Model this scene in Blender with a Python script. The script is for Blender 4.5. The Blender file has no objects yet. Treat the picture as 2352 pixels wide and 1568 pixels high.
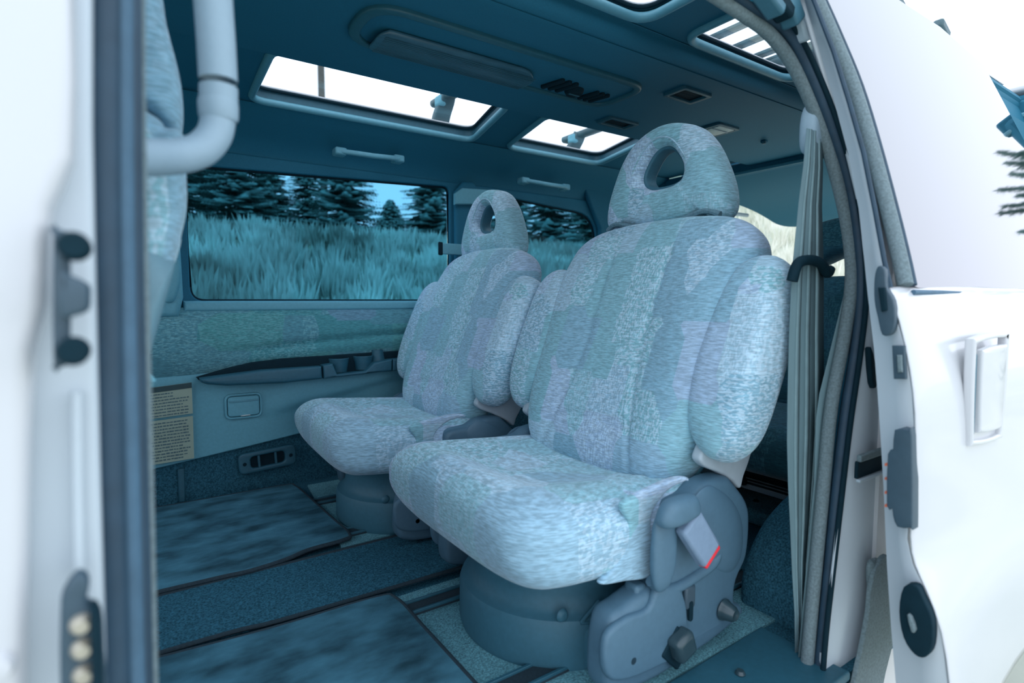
import bpy, bmesh, math, random
from mathutils import Vector, Matrix, Euler
random.seed(7)
S = bpy.context.scene
COL = S.collection
# ------------------------------------------------------------------ camera, sky, exposure
FP, YAW, PITCH, ZC = 1290.0, math.radians(34.5), math.radians(4.17), 0.65
cam_d = bpy.data.cameras.new('camera')
cam = bpy.data.objects.new('camera', cam_d); COL.objects.link(cam)
cam.location = (0, 0, ZC)
cam.rotation_euler = (math.pi/2 - PITCH, 0, -YAW)
cam_d.sensor_width = 36.0
cam_d.lens = 36.0*FP/2352.0
cam_d.clip_start = 0.01; cam_d.clip_end = 500
cam_d.dof.use_dof = True
cam_d.dof.focus_distance = 1.45
cam_d.dof.aperture_fstop = 3.2
S.camera = cam
S.view_settings.view_transform = 'Standard'
S.view_settings.look = 'None'
S.view_settings.gamma = 1.0
S.view_settings.use_curve_mapping = False
S.view_settings.exposure = 0.0
world = bpy.data.worlds.new('overcast_sky'); S.world = world
world.use_nodes = True
nt = world.node_tree; nt.nodes.clear()
wo = nt.nodes.new('ShaderNodeOutputWorld'); bg = nt.nodes.new('ShaderNodeBackground')
tc = nt.nodes.new('ShaderNodeTexCoord'); sx = nt.nodes.new('ShaderNodeSeparateXYZ')
rp = nt.nodes.new('ShaderNodeValToRGB')
rp.color_ramp.elements[0].position = 0.0; rp.color_ramp.elements[0].color = (0.80, 0.86, 0.98, 1)
rp.color_ramp.elements[1].position = 0.6; rp.color_ramp.elements[1].color = (0.75, 0.86, 0.98, 1)
nt.links.new(tc.outputs['Generated'], sx.inputs[0]); nt.links.new(sx.outputs['Z'], rp.inputs[0])
nt.links.new(rp.outputs[0], bg.inputs[0]); nt.links.new(bg.outputs[0], wo.inputs[0])
bg.inputs[1].default_value = 2.25

def ray(u, v):
    a = (u-1176)/FP; b = (784-v)/FP
    z = b*math.cos(PITCH)-math.sin(PITCH); h = math.cos(PITCH)+b*math.sin(PITCH)
    return Vector((h*math.sin(YAW)+a*math.cos(YAW), h*math.cos(YAW)-a*math.sin(YAW), z))
def at(u, v, **k):
    """real-world point where the surveyed line (u,v) meets a plane x=, y= or z="""
    d = ray(u, v); (ax, val), = k.items(); i = 'xyz'.index(ax); o = Vector((0, 0, ZC))
    return o + d*((val-o[i])/d[i])

# ------------------------------------------------------------------ materials
def newmat(name):
    m = bpy.data.materials.new(name); m.use_nodes = True
    n = m.node_tree; n.nodes.clear()
    out = n.nodes.new('ShaderNodeOutputMaterial')
    return m, n, out
def principled(n, out, col, rough, metal=0.0, coat=0.0, spec=0.5):
    b = n.nodes.new('ShaderNodeBsdfPrincipled')
    b.inputs['Base Color'].default_value = (*col, 1); b.inputs['Roughness'].default_value = rough
    b.inputs['Metallic'].default_value = metal; b.inputs['Coat Weight'].default_value = coat
    b.inputs['Specular IOR Level'].default_value = spec
    n.links.new(b.outputs[0], out.inputs[0]); return b
def plain(name, col, rough=0.5, metal=0.0, coat=0.0, var=0.12, scale=40.0, bump=0.0, spec=0.5, detail=4, stretch=(1, 1, 1), bscale=None, var2=None):
    m, n, out = newmat(name); b = principled(n, out, col, rough, metal, coat, spec)
    t = n.nodes.new('ShaderNodeTexCoord'); mp = n.nodes.new('ShaderNodeMapping'); mp.inputs['Scale'].default_value = stretch
    n.links.new(t.outputs['Object'], mp.inputs[0])
    no = n.nodes.new('ShaderNodeTexNoise'); no.inputs['Scale'].default_value = scale; no.inputs['Detail'].default_value = detail
    n.links.new(mp.outputs[0], no.inputs['Vector'])
    r = n.nodes.new('ShaderNodeValToRGB')
    r.color_ramp.elements[0].position = 0.3; r.color_ramp.elements[1].position = 0.7
    r.color_ramp.elements[0].color = (*[c*(1-var) for c in col], 1)
    r.color_ramp.elements[1].color = (*[min(1, c*(1+var)) for c in (var2 or col)], 1)
    n.links.new(no.outputs['Fac'], r.inputs[0]); n.links.new(r.outputs[0], b.inputs['Base Color'])
    if bump:
        n2 = n.nodes.new('ShaderNodeTexNoise'); n2.inputs['Scale'].default_value = bscale or scale*3; n2.inputs['Detail'].default_value = 3
        n.links.new(mp.outputs[0], n2.inputs['Vector'])
        bp = n.nodes.new('ShaderNodeBump'); bp.inputs['Strength'].default_value = bump; bp.inputs['Distance'].default_value = 0.002
        n.links.new(n2.outputs['Fac'], bp.inputs['Height']); n.links.new(bp.outputs[0], b.inputs['Normal'])
    return m
def patchwork(name, cols, light, scale=12.0, dark=1.0, sc=(1, 1, 1), amount=0.75):
    """woven upholstery: rectangular patches of blue, green and lavender with light squiggles in some of them"""
    m, n, out = newmat(name); b = principled(n, out, cols[0], 0.9, spec=0.2)
    b.inputs['Sheen Weight'].default_value = 0.25; b.inputs['Sheen Roughness'].default_value = 0.5
    L = n.links.new
    t = n.nodes.new('ShaderNodeTexCoord'); mp = n.nodes.new('ShaderNodeMapping'); mp.inputs['Scale'].default_value = sc
    L(t.outputs['Object'], mp.inputs[0])
    wz = n.nodes.new('ShaderNodeTexNoise'); wz.inputs['Scale'].default_value = 5
    vo = n.nodes.new('ShaderNodeTexVoronoi'); vo.distance = 'CHEBYCHEV'; vo.inputs['Scale'].default_value = scale
    vo.inputs['Randomness'].default_value = 0.75
    L(mp.outputs[0], vo.inputs['Vector'])
    se = n.nodes.new('ShaderNodeSeparateColor'); L(vo.outputs['Color'], se.inputs[0])
    r = n.nodes.new('ShaderNodeValToRGB'); r.color_ramp.interpolation = 'CONSTANT'
    while len(r.color_ramp.elements) < len(cols): r.color_ramp.elements.new(0.5)
    for i, c in enumerate(cols):
        r.color_ramp.elements[i].position = i/len(cols); r.color_ramp.elements[i].color = (*[k*dark for k in c], 1)
    L(se.outputs[0], r.inputs[0])
    mp2 = n.nodes.new('ShaderNodeMapping'); mp2.inputs['Scale'].default_value = (110, 110, 240); L(t.outputs['Object'], mp2.inputs[0])
    mp3 = n.nodes.new('ShaderNodeMapping'); mp3.inputs['Scale'].default_value = (110, 260, 90); L(t.outputs['Object'], mp3.inputs[0])
    na = n.nodes.new('ShaderNodeTexNoise'); na.inputs['Scale'].default_value = 1.0; na.inputs['Detail'].default_value = 1.5; L(mp2.outputs[0], na.inputs['Vector'])
    nb = n.nodes.new('ShaderNodeTexNoise'); nb.inputs['Scale'].default_value = 1.0; nb.inputs['Detail'].default_value = 1.5; L(mp3.outputs[0], nb.inputs['Vector'])
    gt = n.nodes.new('ShaderNodeMath'); gt.operation = 'GREATER_THAN'; gt.inputs[1].default_value = 0.5; L(se.outputs[1], gt.inputs[0])
    mx = n.nodes.new('ShaderNodeMix'); mx.data_type = 'FLOAT'; L(gt.outputs[0], mx.inputs[0]); L(na.outputs['Fac'], mx.inputs[2]); L(nb.outputs['Fac'], mx.inputs[3])
    th = n.nodes.new('ShaderNodeValToRGB'); th.color_ramp.elements[0].position = 0.47; th.color_ramp.elements[1].position = 0.54
    L(mx.outputs[0], th.inputs[0])
    g2 = n.nodes.new('ShaderNodeValToRGB'); g2.color_ramp.elements[0].position = 0.35; g2.color_ramp.elements[1].position = 0.6
    g2.color_ramp.elements[0].color = (0.12, 0.12, 0.12, 1)
    L(se.outputs[2], g2.inputs[0])
    mu = n.nodes.new('ShaderNodeMath'); mu.operation = 'MULTIPLY'; L(th.outputs[0], mu.inputs[0]); L(g2.outputs[0], mu.inputs[1])
    m3 = n.nodes.new('ShaderNodeMath'); m3.operation = 'MULTIPLY'; m3.inputs[1].default_value = amount; L(mu.outputs[0], m3.inputs[0])
    mc = n.nodes.new('ShaderNodeMix'); mc.data_type = 'RGBA'; L(m3.outputs[0], mc.inputs[0]); L(r.outputs[0], mc.inputs[6])
    mc.inputs[7].default_value = (*[k*dark for k in light], 1)
    # fine ribs
    mp4 = n.nodes.new('ShaderNodeMapping'); mp4.inputs['Scale'].default_value = (60, 60, 480); L(t.outputs['Object'], mp4.inputs[0])
    nr = n.nodes.new('ShaderNodeTexNoise'); nr.inputs['Scale'].default_value = 1; nr.inputs['Detail'].default_value = 2; L(mp4.outputs[0], nr.inputs['Vector'])
    mr = n.nodes.new('ShaderNodeMapRange'); mr.inputs[1].default_value = 0.35; mr.inputs[2].default_value = 0.65; mr.inputs[3].default_value = 0.72; mr.inputs[4].default_value = 1.15
    L(nr.outputs['Fac'], mr.inputs[0])
    vm = n.nodes.new('ShaderNodeVectorMath'); vm.operation = 'SCALE'; L(mc.outputs[2], vm.inputs[0]); L(mr.outputs[0], vm.inputs['Scale'])
    L(vm.outputs[0], b.inputs['Base Color'])
    bp = n.nodes.new('ShaderNodeBump'); bp.inputs['Strength'].default_value = 0.35; bp.inputs['Distance'].default_value = 0.0015
    L(nr.outputs['Fac'], bp.inputs['Height']); L(bp.outputs[0], b.inputs['Normal'])
    return m
def glass(name, tint, refl=0.06):
    m, n, out = newmat(name)
    tr = n.nodes.new('ShaderNodeBsdfTransparent'); tr.inputs[0].default_value = (*tint, 1)
    gl = n.nodes.new('ShaderNodeBsdfGlossy'); gl.inputs['Roughness'].default_value = 0.02
    fr = n.nodes.new('ShaderNodeLayerWeight'); fr.inputs[0].default_value = 0.2
    mu = n.nodes.new('ShaderNodeMath'); mu.operation = 'MULTIPLY'; mu.inputs[1].default_value = refl*4
    n.links.new(fr.outputs['Fresnel'], mu.inputs[0])
    mx = n.nodes.new('ShaderNodeMixShader'); n.links.new(mu.outputs[0], mx.inputs[0])
    n.links.new(tr.outputs[0], mx.inputs[1]); n.links.new(gl.outputs[0], mx.inputs[2]); n.links.new(mx.outputs[0], out.inputs[0])
    return m

SEATCOLS = [(.31, .50, .63), (.25, .49, .57), (.36, .50, .66), (.28, .52, .61), (.37, .56, .68), (.25, .45, .57)]
M = {}
M['fabric'] = patchwork('seat_fabric', SEATCOLS, (.56, .73, .86), amount=.62, scale=9.0, sc=(.35, 1.15, .85))
M['fabric_seat'] = patchwork('seat_cushion_fabric', SEATCOLS, (.56, .73, .86), amount=.55, scale=8.0, sc=(1.1, 1.1, .5))
M['fabric_plain'] = patchwork('seat_side_fabric', SEATCOLS, (.48, .59, .69), scale=6, amount=.4)
M['fabric_seam'] = plain('seam_shadow_fabric', (.12, .22, .27), .9, var=.2, scale=200)
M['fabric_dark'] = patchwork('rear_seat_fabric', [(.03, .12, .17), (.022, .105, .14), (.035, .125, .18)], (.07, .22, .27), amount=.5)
M['fabric_wall'] = patchwork('door_card_fabric', [(.11, .31, .38), (.08, .30, .34), (.15, .31, .42), (.10, .34, .36)], (.24, .52, .58), scale=5, amount=.5, sc=(1, 1, 1.6))
M['headliner'] = plain('headliner_cloth', (.018, .150, .235), .68, var=.06, scale=300, bump=.12, bscale=900, spec=.28)
M['trimgrey'] = plain('grey_trim_plastic', (.14, .40, .50), .6, var=.05, scale=120, bump=.25, bscale=1200)
M['trimlight'] = plain('light_grey_plastic', (.42, .50, .56), .5, var=.04, scale=60, bump=.1, bscale=1000)
M['bead'] = plain('skylight_bead_plastic', (.12, .33, .42), .45, var=.05, scale=80)
M['darkplastic'] = plain('dark_blue_grey_plastic', (.022, .11, .16), .5, var=.08, scale=100, bump=.2, bscale=1500)
M['seatplastic'] = plain('seat_cover_plastic', (.080, .165, .235), .48, var=.05, scale=100, bump=.25, bscale=1600)
M['basetrim'] = plain('seat_base_plastic', (.045, .15, .21), .5, var=.06, scale=100, bump=.25, bscale=1600)
M['black'] = plain('black_plastic', (.004, .022, .034), .75, spec=.15, var=.1, scale=60)
M['navy'] = plain('seal_rubber', (.018, .05, .085), .6, var=.15, scale=40)
M['sealmid'] = plain('door_seal_blue_grey', (.06, .13, .20), .7, var=.1, scale=60)
M['sealgrey'] = plain('edge_trim_grey', (.15, .205, .225), .8, var=.22, scale=260, bump=.3)
M['paint'] = plain('white_body_paint', (.60, .605, .63), .25, coat=.35, var=.015, scale=3)
M['jamb'] = plain('shaded_white_paint', (.50, .565, .62), .35, coat=.2, var=.03, scale=6)  # body white, darkened and blued to stand for shade on the jambs
M['edge'] = plain('door_edge_paint', (.56, .61, .66), .3, coat=.3, var=.02, scale=4)
M['carpet'] = plain('dark_carpet', (.033, .125, .180), .98, var=.55, scale=260, bump=.9, bscale=500, spec=.1)
M['mat'] = plain('floor_mat_pile', (.060, .175, .240), .98, var=.6, scale=13, bump=.9, bscale=600, spec=.1, stretch=(.7, 1.3, 1), detail=9)
M['carpetlight'] = plain('grey_speckled_carpet', (.14, .34, .40), .98, var=.5, scale=330, bump=.9, bscale=500, spec=.1)
M['mattrim'] = plain('mat_binding', (.015, .035, .05), .8, var=.2, scale=200)
M['belt'] = plain('belt_webbing', (.145, .24, .27), .75, var=.12, scale=30, stretch=(1, 1, .1), bump=.2, bscale=300)
M['belt2'] = plain('belt_ridge', (.20, .31, .34), .75, var=.1, scale=30)
M['tube'] = plain('grab_tube_plastic', (.27, .38, .46), .5, var=.02, scale=200, bump=.15, bscale=1800)
M['label'] = plain('placard_paper', (.34, .42, .34), .6, var=.05, scale=20)
M['labeledge'] = plain('placard_header', (.02, .06, .07), .6)
M['ink'] = plain('placard_ink', (.08, .15, .17), .6)
M['chrome'] = plain('chrome', (.75, .8, .85), .18, metal=1, var=.02)
M['gloss'] = plain('glossy_black_grip', (.03, .06, .075), .25, var=.1, scale=30)
M['latch'] = plain('latch_dark_plastic', (.04, .075, .105), .5, var=.06, scale=100)
M['red'] = plain('red_button', (.85, .03, .05), .45, var=.05)
M['lens'] = plain('lamp_lens', (.04, .12, .17), .3, var=.15, scale=20, stretch=(1, 12, 1))
M['console'] = plain('console_plastic', (.02, .11, .15), .45, var=.06, scale=80)
M['dome'] = plain('dome_lens', (.33, .42, .45), .3, var=.1, scale=60)
M['rack'] = plain('roof_rack_black', (.05, .11, .13), .45, var=.1, scale=30)
M['brass'] = plain('contact_metal', (.55, .5, .42), .35, metal=.6, var=.1)
M['orange'] = plain('orange_contact', (.7, .16, .08), .5)
M['shell'] = plain('seat_shell_plastic', (.15, .285, .35), .55, var=.05, scale=100, bump=.15, bscale=1500)
M['bark'] = plain('spruce_bark', (.05, .06, .06), .9, var=.3, scale=8)
M['needle'] = plain('spruce_needles', (.09, .21, .20), .8, var=.6, scale=3)
M['needle2'] = plain('pine_needles', (.13, .28, .26), .8, var=.6, scale=3)
M['sage'] = plain('sagebrush_leaves', (.16, .27, .22), .9, var=.5, scale=.55, var2=(.44, .58, .54))  # dark noise patches stand for the shaded hollows between bushes
M['grass'] = plain('dry_grass', (.70, .73, .56), .9, var=.2, scale=2.5, var2=(.80, .78, .72))
M['pole'] = plain('weathered_pole', (.10, .10, .09), .9, var=.2, scale=6)
M['glass_side'] = glass('tinted_side_glass', (.35, .60, .71))
M['glass_sky'] = glass('skylight_glass', (.96, .98, .99))
M['glass_door'] = plain('privacy_glass', (.285, .275, .29), .03, metal=1.0, coat=0, var=0, spec=.9)
def ground_mat():
    m, n, out = newmat('meadow_ground'); b = principled(n, out, (.3, .35, .2), .95, spec=.1)
    t = n.nodes.new('ShaderNodeTexCoord'); no = n.nodes.new('ShaderNodeTexNoise'); no.inputs['Scale'].default_value = .9; no.inputs['Detail'].default_value = 10
    n.links.new(t.outputs['Object'], no.inputs['Vector'])
    r = n.nodes.new('ShaderNodeValToRGB'); e = r.color_ramp.elements
    e[0].position = .35; e[0].color = (.40, .44, .36, 1); e[1].position = .62; e[1].color = (.70, .68, .60, 1)
    n.links.new(no.outputs['Fac'], r.inputs[0])
    # darker, greener sagebrush slope on the side of the windows
    sp = n.nodes.new('ShaderNodeSeparateXYZ'); n.links.new(t.outputs['Object'], sp.inputs[0])
    ma = n.nodes.new('ShaderNodeMath'); ma.operation = 'MULTIPLY_ADD'; ma.inputs[1].default_value = -.62; n.links.new(sp.outputs[0], ma.inputs[0]); n.links.new(sp.outputs[1], ma.inputs[2])
    mr = n.nodes.new('ShaderNodeMapRange'); mr.inputs[1].default_value = -.3; mr.inputs[2].default_value = .9; n.links.new(ma.outputs[0], mr.inputs[0])
    mx = n.nodes.new('ShaderNodeMix'); mx.data_type = 'RGBA'; n.links.new(mr.outputs[0], mx.inputs[0]); n.links.new(r.outputs[0], mx.inputs[6]); mx.inputs[7].default_value = (.16, .26, .20, 1)
    n.links.new(mx.outputs[2], b.inputs['Base Color'])
    return m
M['ground'] = ground_mat()

# ------------------------------------------------------------------ object helpers
def link(name, me, m=None, parent=None, smooth=True, bevel=0, seg=2, sub=0, solid=0, auto=True):
    o = bpy.data.objects.new(name, me); COL.objects.link(o)
    if m is not None:
        me.materials.clear(); me.materials.append(M[m] if isinstance(m, str) else m)
    if smooth:
        me.polygons.foreach_set('use_smooth', [True]*len(me.polygons))
        if auto:
            try: me.set_sharp_from_angle(angle=math.radians(40))
            except Exception: pass
    if parent is not None: o.parent = parent
    if solid:
        s = o.modifiers.new('solid', 'SOLIDIFY'); s.thickness = solid; s.offset = 0
    if bevel:
        b = o.modifiers.new('bevel', 'BEVEL'); b.width = bevel; b.segments = seg; b.limit_method = 'ANGLE'; b.angle_limit = math.radians(35)
    if sub:
        s = o.modifiers.new('sub', 'SUBSURF'); s.levels = sub; s.render_levels = sub
    return o
def pydata(name, v, f, m=None, parent=None, **k):
    me = bpy.data.meshes.new(name); me.from_pydata([tuple(p) for p in v], [], f); me.update()
    bm = bmesh.new(); bm.from_mesh(me); bmesh.ops.recalc_face_normals(bm, faces=bm.faces); bm.to_mesh(me); bm.free()
    return link(name, me, m, parent, **k)
def empty(name, loc=(0, 0, 0), parent=None):
    o = bpy.data.objects.new(name, None); COL.objects.link(o); o.location = loc; o.empty_display_size = .05
    if parent: o.parent = parent
    return o
def tag(o, label=None, cat=None, group=None, kind=None):
    if label: o['label'] = label
    if cat: o['category'] = cat
    if group: o['group'] = group
    if kind: o['kind'] = kind
    return o
def struct(o, label=None, cat=None):
    o['kind'] = 'structure'
    return tag(o, label, cat)
def bx(name, c, s, m, parent=None, bevel=.003, rot=None, seg=2):
    hx, hy, hz = s[0]/2, s[1]/2, s[2]/2
    v = [Vector((x*hx, y*hy, z*hz)) for x in (-1, 1) for y in (-1, 1) for z in (-1, 1)]
    R = Euler(rot).to_matrix() if rot else Matrix.Identity(3)
    v = [R @ p + Vector(c) for p in v]
    f = [(0, 1, 3, 2), (4, 6, 7, 5), (0, 4, 5, 1), (2, 3, 7, 6), (0, 2, 6, 4), (1, 5, 7, 3)]
    return pydata(name, v, f, m, parent, bevel=bevel, seg=seg)
def spline(P, n=8, closed=False):
    P = [Vector(p) for p in P]; N = len(P); out = []
    rng = range(N) if closed else range(N-1)
    for i in rng:
        if closed: a, b, c, d = P[(i-1) % N], P[i], P[(i+1) % N], P[(i+2) % N]
        else: a, b, c, d = P[max(i-1, 0)], P[i], P[i+1], P[min(i+2, N-1)]
        for k in range(n):
            t = k/n
            out.append(.5*((2*b)+(c-a)*t+(2*a-5*b+4*c-d)*t*t+(-a+3*b-3*c+d)*t**3))
    if not closed: out.append(P[-1])
    return out
def sweep(name, path, prof, m, parent=None, up=(0, 0, 1), closed=False, caps=True, **k):
    """prof: list of 2D points (closed loop) or a function i,t -> list; first axis = side, second = up"""
    path = [Vector(p) for p in path]; N = len(path); V = []; F = []
    for i, p in enumerate(path):
        if closed: t = path[(i+1) % N]-path[i-1]
        else: t = path[min(i+1, N-1)]-path[max(i-1, 0)]
        t.normalize(); u = Vector(up); s = t.cross(u)
        if s.length < 1e-4: s = t.cross(Vector((1, 0, 0)))
        s.normalize(); w = s.cross(t)
        pr = prof(i/(N-1)) if callable(prof) else prof
        V += [p+s*a+w*b for a, b in pr]
    n = len(pr)
    for i in range(N if closed else N-1):
        j = (i+1) % N
        for a in range(n):
            b = (a+1) % n
            F.append((i*n+a, i*n+b, j*n+b, j*n+a))
    if caps and not closed:
        F.append(tuple(range(n))[::-1]); F.append(tuple((N-1)*n+a for a in range(n)))
    return pydata(name, V, F, m, parent, **k)
def circ(r, n=14, ry=None):
    ry = ry or r
    return [(r*math.cos(2*math.pi*i/n), ry*math.sin(2*math.pi*i/n)) for i in range(n)]
def rrect(w, h, r, n=4):
    o = []
    for cx, cy, a0 in ((w/2-r, h/2-r, 0), (-w/2+r, h/2-r, 90), (-w/2+r, -h/2+r, 180), (w/2-r, -h/2+r, 270)):
        for i in range(n+1):
            a = math.radians(a0+90*i/n); o.append((cx+r*math.cos(a), cy+r*math.sin(a)))
    return o
def tube(name, path, r, m, parent=None, n=14, **k):
    return sweep(name, path, circ(r, n), m, parent, **k)
def lathe(name, prof, c, m, parent=None, axis='z', n=40, **k):
    V = []; F = []; P = len(prof)
    for i in range(n):
        a = 2*math.pi*i/n
        for r, z in prof:
            p = Vector((r*math.cos(a), r*math.sin(a), z))
            if axis == 'y': p = Vector((p.x, -p.z, p.y))
            if axis == 'x': p = Vector((-p.z, p.y, p.x))
            V.append(p+Vector(c))
    for i in range(n):
        j = (i+1) % n
        for a in range(P-1): F.append((i*P+a, j*P+a, j*P+a+1, i*P+a+1))
    return pydata(name, V, F, m, parent, **k)
def fill2d(outer, holes, th, bev=0, res=3):
    """flat mesh (in XY, thickness +-th/2) with holes, from a filled 2D curve"""
    cu = bpy.data.curves.new('tmp', 'CURVE'); cu.dimensions = '2D'; cu.fill_mode = 'BOTH'
    for loop in [outer]+list(holes):
        s = cu.splines.new('POLY'); s.points.add(len(loop)-1); s.use_cyclic_u = True
        for i, p in enumerate(loop): s.points[i].co = (p[0], p[1], 0, 1)
    if th or bev:
        cu.extrude = max(th/2-bev, 0); cu.bevel_depth = bev; cu.bevel_resolution = res; cu.offset = -bev
    o = bpy.data.objects.new('tmp', cu); COL.objects.link(o)
    bpy.context.view_layer.update()
    dg = bpy.context.evaluated_depsgraph_get()
    me = bpy.data.meshes.new_from_object(o.evaluated_get(dg))
    bpy.data.objects.remove(o); bpy.data.curves.remove(cu)
    bm = bmesh.new(); bm.from_mesh(me); bmesh.ops.remove_doubles(bm, verts=bm.verts, dist=1e-5)
    bm.to_mesh(me); bm.free()
    return me
def mapmesh(me, fn, cuts=()):
    bm = bmesh.new(); bm.from_mesh(me)
    for no, vals in cuts:
        for c in vals:
            g = bm.verts[:]+bm.edges[:]+bm.faces[:]
            co = (c, 0, 0) if no == 'x' else (0, c, 0)
            bmesh.ops.bisect_plane(bm, geom=g, plane_co=co, plane_no=(1, 0, 0) if no == 'x' else (0, 1, 0))
    for v in bm.verts: v.co = Vector(fn(*v.co))
    bmesh.ops.recalc_face_normals(bm, faces=bm.faces)
    bm.to_mesh(me); bm.free(); return me
def plate(name, outer, m, fn, th=.01, holes=(), bev=0, parent=None, cuts=(), smooth=True, **k):
    me = fill2d(outer, holes, th, bev); mapmesh(me, fn, cuts)
    me.name = name
    return link(name, me, m, parent, smooth=smooth, **k)
def XZ(y, s=1):     # plane facing the camera side (-y); thickness runs along y
    return lambda a, b, c: (a, y-c*s, b)
def XY(z): return lambda a, b, c: (a, b, z+c)
def pxz(pts, y, n=0, closed=True):
    q = [at(u, v, y=y) for u, v in pts]; q = [(p.x, p.z) for p in q]
    if n: q = [(p.x, p.y) for p in spline([(a, b, 0) for a, b in q], n, closed)]
    return q
def pillow(name, outline, fn, m, parent=None, front=.05, back=.05, disp=None, rings=16, p=3.5, q=2.2, n=6, sub=0, center=None, **k):
    """cushion: closed smooth outline (a,b) with bulging front and back; fn(a,b,d) -> xyz, d<0 is the front"""
    O = spline([(a, b, 0) for a, b in outline], n, True); N = len(O)
    cx = sum(o.x for o in O)/N; cy = sum(o.y for o in O)/N
    if center: cx, cy = center
    V = []; F = []
    def prof(r, D): return D*max(0, 1-r**p)**(1/q)
    rs = [math.sin(math.pi/2*(i/rings)) for i in range(1, rings+1)]
    for side, D in ((-1, front), (1, back)):
        base = len(V)
        V.append((cx, cy, side*D))
        for r in rs if side < 0 else rs[:-1]:
            for o in O: V.append((cx+(o.x-cx)*r, cy+(o.y-cy)*r, side*prof(r, D)))
        if side < 0: fb = base
        else: bb = base
    def idx(side, ring, i):
        i %= N
        if side < 0: return fb+1+ring*N+i
        return idx(-1, ring, i) if ring == rings-1 else bb+1+ring*N+i
    for side in (-1, 1):
        c = fb if side < 0 else bb
        for i in range(N):
            F.append((c, idx(side, 0, i), idx(side, 0, i+1)))
            for r in range(rings-1):
                F.append((idx(side, r, i), idx(side, r+1, i), idx(side, r+1, i+1), idx(side, r, i+1)))
    V2 = []
    for a, b, d in V:
        if disp and d < 0: d += disp(a, b)
        V2.append(fn(a, b, d))
    return pydata(name, V2, F, m, parent, auto=False, **k)
def ribbon(name, pts, widths, m, parent=None, th=.0015, side=None, **k):
    """webbing: centre points, widths and a side direction"""
    V = []; F = []
    for p, w in zip(pts, widths):
        p = Vector(p); s = Vector(side or (1, 0, 0)).normalized()
        V += [p-s*w/2, p+s*w/2]
    for i in range(len(pts)-1): F.append((2*i, 2*i+1, 2*i+3, 2*i+2))
    return pydata(name, V, F, m, parent, solid=th, **k)
def gauss(x, s): return math.exp(-(x/s)**2)
# ------------------------------------------------------------------ SETTING: floor
fl = plate('floor', [(-.9, .44), (3.0-.75, .44), (2.25, 2.08), (-.9, 2.08)], 'carpet', XY(-.01), .02); struct(fl)
# lighter speckled carpet strips in which the seat rails run
CC = [('carpet_panel', [(.44, 1.43), (1.15, 1.43), (1.15, 1.99), (.50, 1.99)]),
      ('carpet_panel', [(.40, .60), (1.15, .60), (1.15, 1.115), (.40, 1.115)])]
for nm, o in CC:
    plate(nm, o, 'carpetlight', XY(.003), .008, bev=.002, parent=fl)
# centre runner
def wavy(y, amp=0): return y
run = plate('floor_runner', [(-.5, 1.17), (.1, 1.165), (.3, 1.15), (1.2, 1.135), (1.2, 1.40), (-.5, 1.40)], 'carpet', XY(.008), .010, bev=.004)
tag(run, 'narrow dark carpet runner between the two seats, bound in black', 'carpet')
for ys in ((1.17, 1.165, 1.15, 1.135), (1.40, 1.40, 1.40, 1.40)):
    sweep('binding', spline([(-.5, ys[0], .012), (.1, ys[1], .012), (.3, ys[2], .012), (1.2, ys[3], .012)], 6), circ(.006, 8, .004), 'mattrim', run)
def floor_mat(pts, label):
    O = [(p.x, p.y) for p in spline([(a, b, 0) for a, b in pts], 6, True)]
    m_ = plate('floor_mat', O, 'mat', XY(.017), .010, bev=.003)
    tag(m_, label, 'floor mat', 'carpet mats in the footwells')
    sweep('binding', [(a, b, .018) for a, b in O], circ(.0055, 8), 'mattrim', m_, closed=True)
    return m_
def rr_poly(pts, r=.03):
    out = []
    n = len(pts)
    for i in range(n):
        p = Vector(pts[i]); a = (Vector(pts[i-1])-p).normalized(); b = (Vector(pts[(i+1) % n])-p).normalized()
        out += [tuple(p+a*r), tuple(p+a*r*.3+b*r*.3), tuple(p+b*r)]
    return out
def mpts(pts, r=.03):
    o = rr_poly(pts, r); full = []
    for i in range(len(o)):
        full.append(o[i])
    return full
floor_mat([(-.35, 1.44), (-.35, 1.70), (-.35, 1.965), (-.1, 1.99), (.2, 1.99), (.42, 1.99), (.452, 1.96), (.462, 1.80), (.470, 1.60), (.475, 1.47), (.45, 1.443), (.36, 1.435), (.30, 1.412), (.22, 1.398), (.15, 1.402), (0, 1.407), (-.2, 1.41)],
          'dark blue carpet mat in front of the far seat')
floor_mat([(-.35, .62), (-.35, .9), (-.35, 1.13), (-.1, 1.145), (.2, 1.12), (.41, 1.115), (.448, 1.085), (.450, .95), (.45, .75), (.45, .62), (.42, .59), (.2, .585), (-.2, .585)],
          'dark blue carpet mat at the doorway in front of the near seat')
# seat rails sunk in the floor
RAILS = [(1.50, 'far rail under the far seat nearest the runner'), (1.79, 'seat rail beside the far wall, behind the far floor mat'),
         (1.045, 'seat rail just this side of the carpet runner'), (.735, 'seat rail nearest the doorway, under the near seat')]
for y, lb in RAILS:
    r_ = empty('seat_rail', (.45, y, .008)); tag(r_, 'black steel ' + lb, 'rail', 'seat rails in the floor')
    bx('channel', (.36, 0, .002), (.74, .046, .006), 'mattrim', r_, bevel=.001)
    bx('rail_lip', (.36, .02, .0065), (.74, .006, .006), 'darkplastic', r_, bevel=.001)
    bx('rail_lip', (.36, -.02, .0065), (.74, .006, .006), 'darkplastic', r_, bevel=.001)
sill = plate('sill_plate', [(.0, .43), (1.0, .43), (1.0, .595), (.0, .575)], 'darkplastic', XY(.006), .02, bev=.006)
tag(sill, 'dark blue plastic step plate along the doorway edge', 'sill plate')
for k in range(8): bx('tread_rib', (.1+.1*k, .50, .018), (.07, .008, .004), 'darkplastic', sill, bevel=.001)
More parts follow.
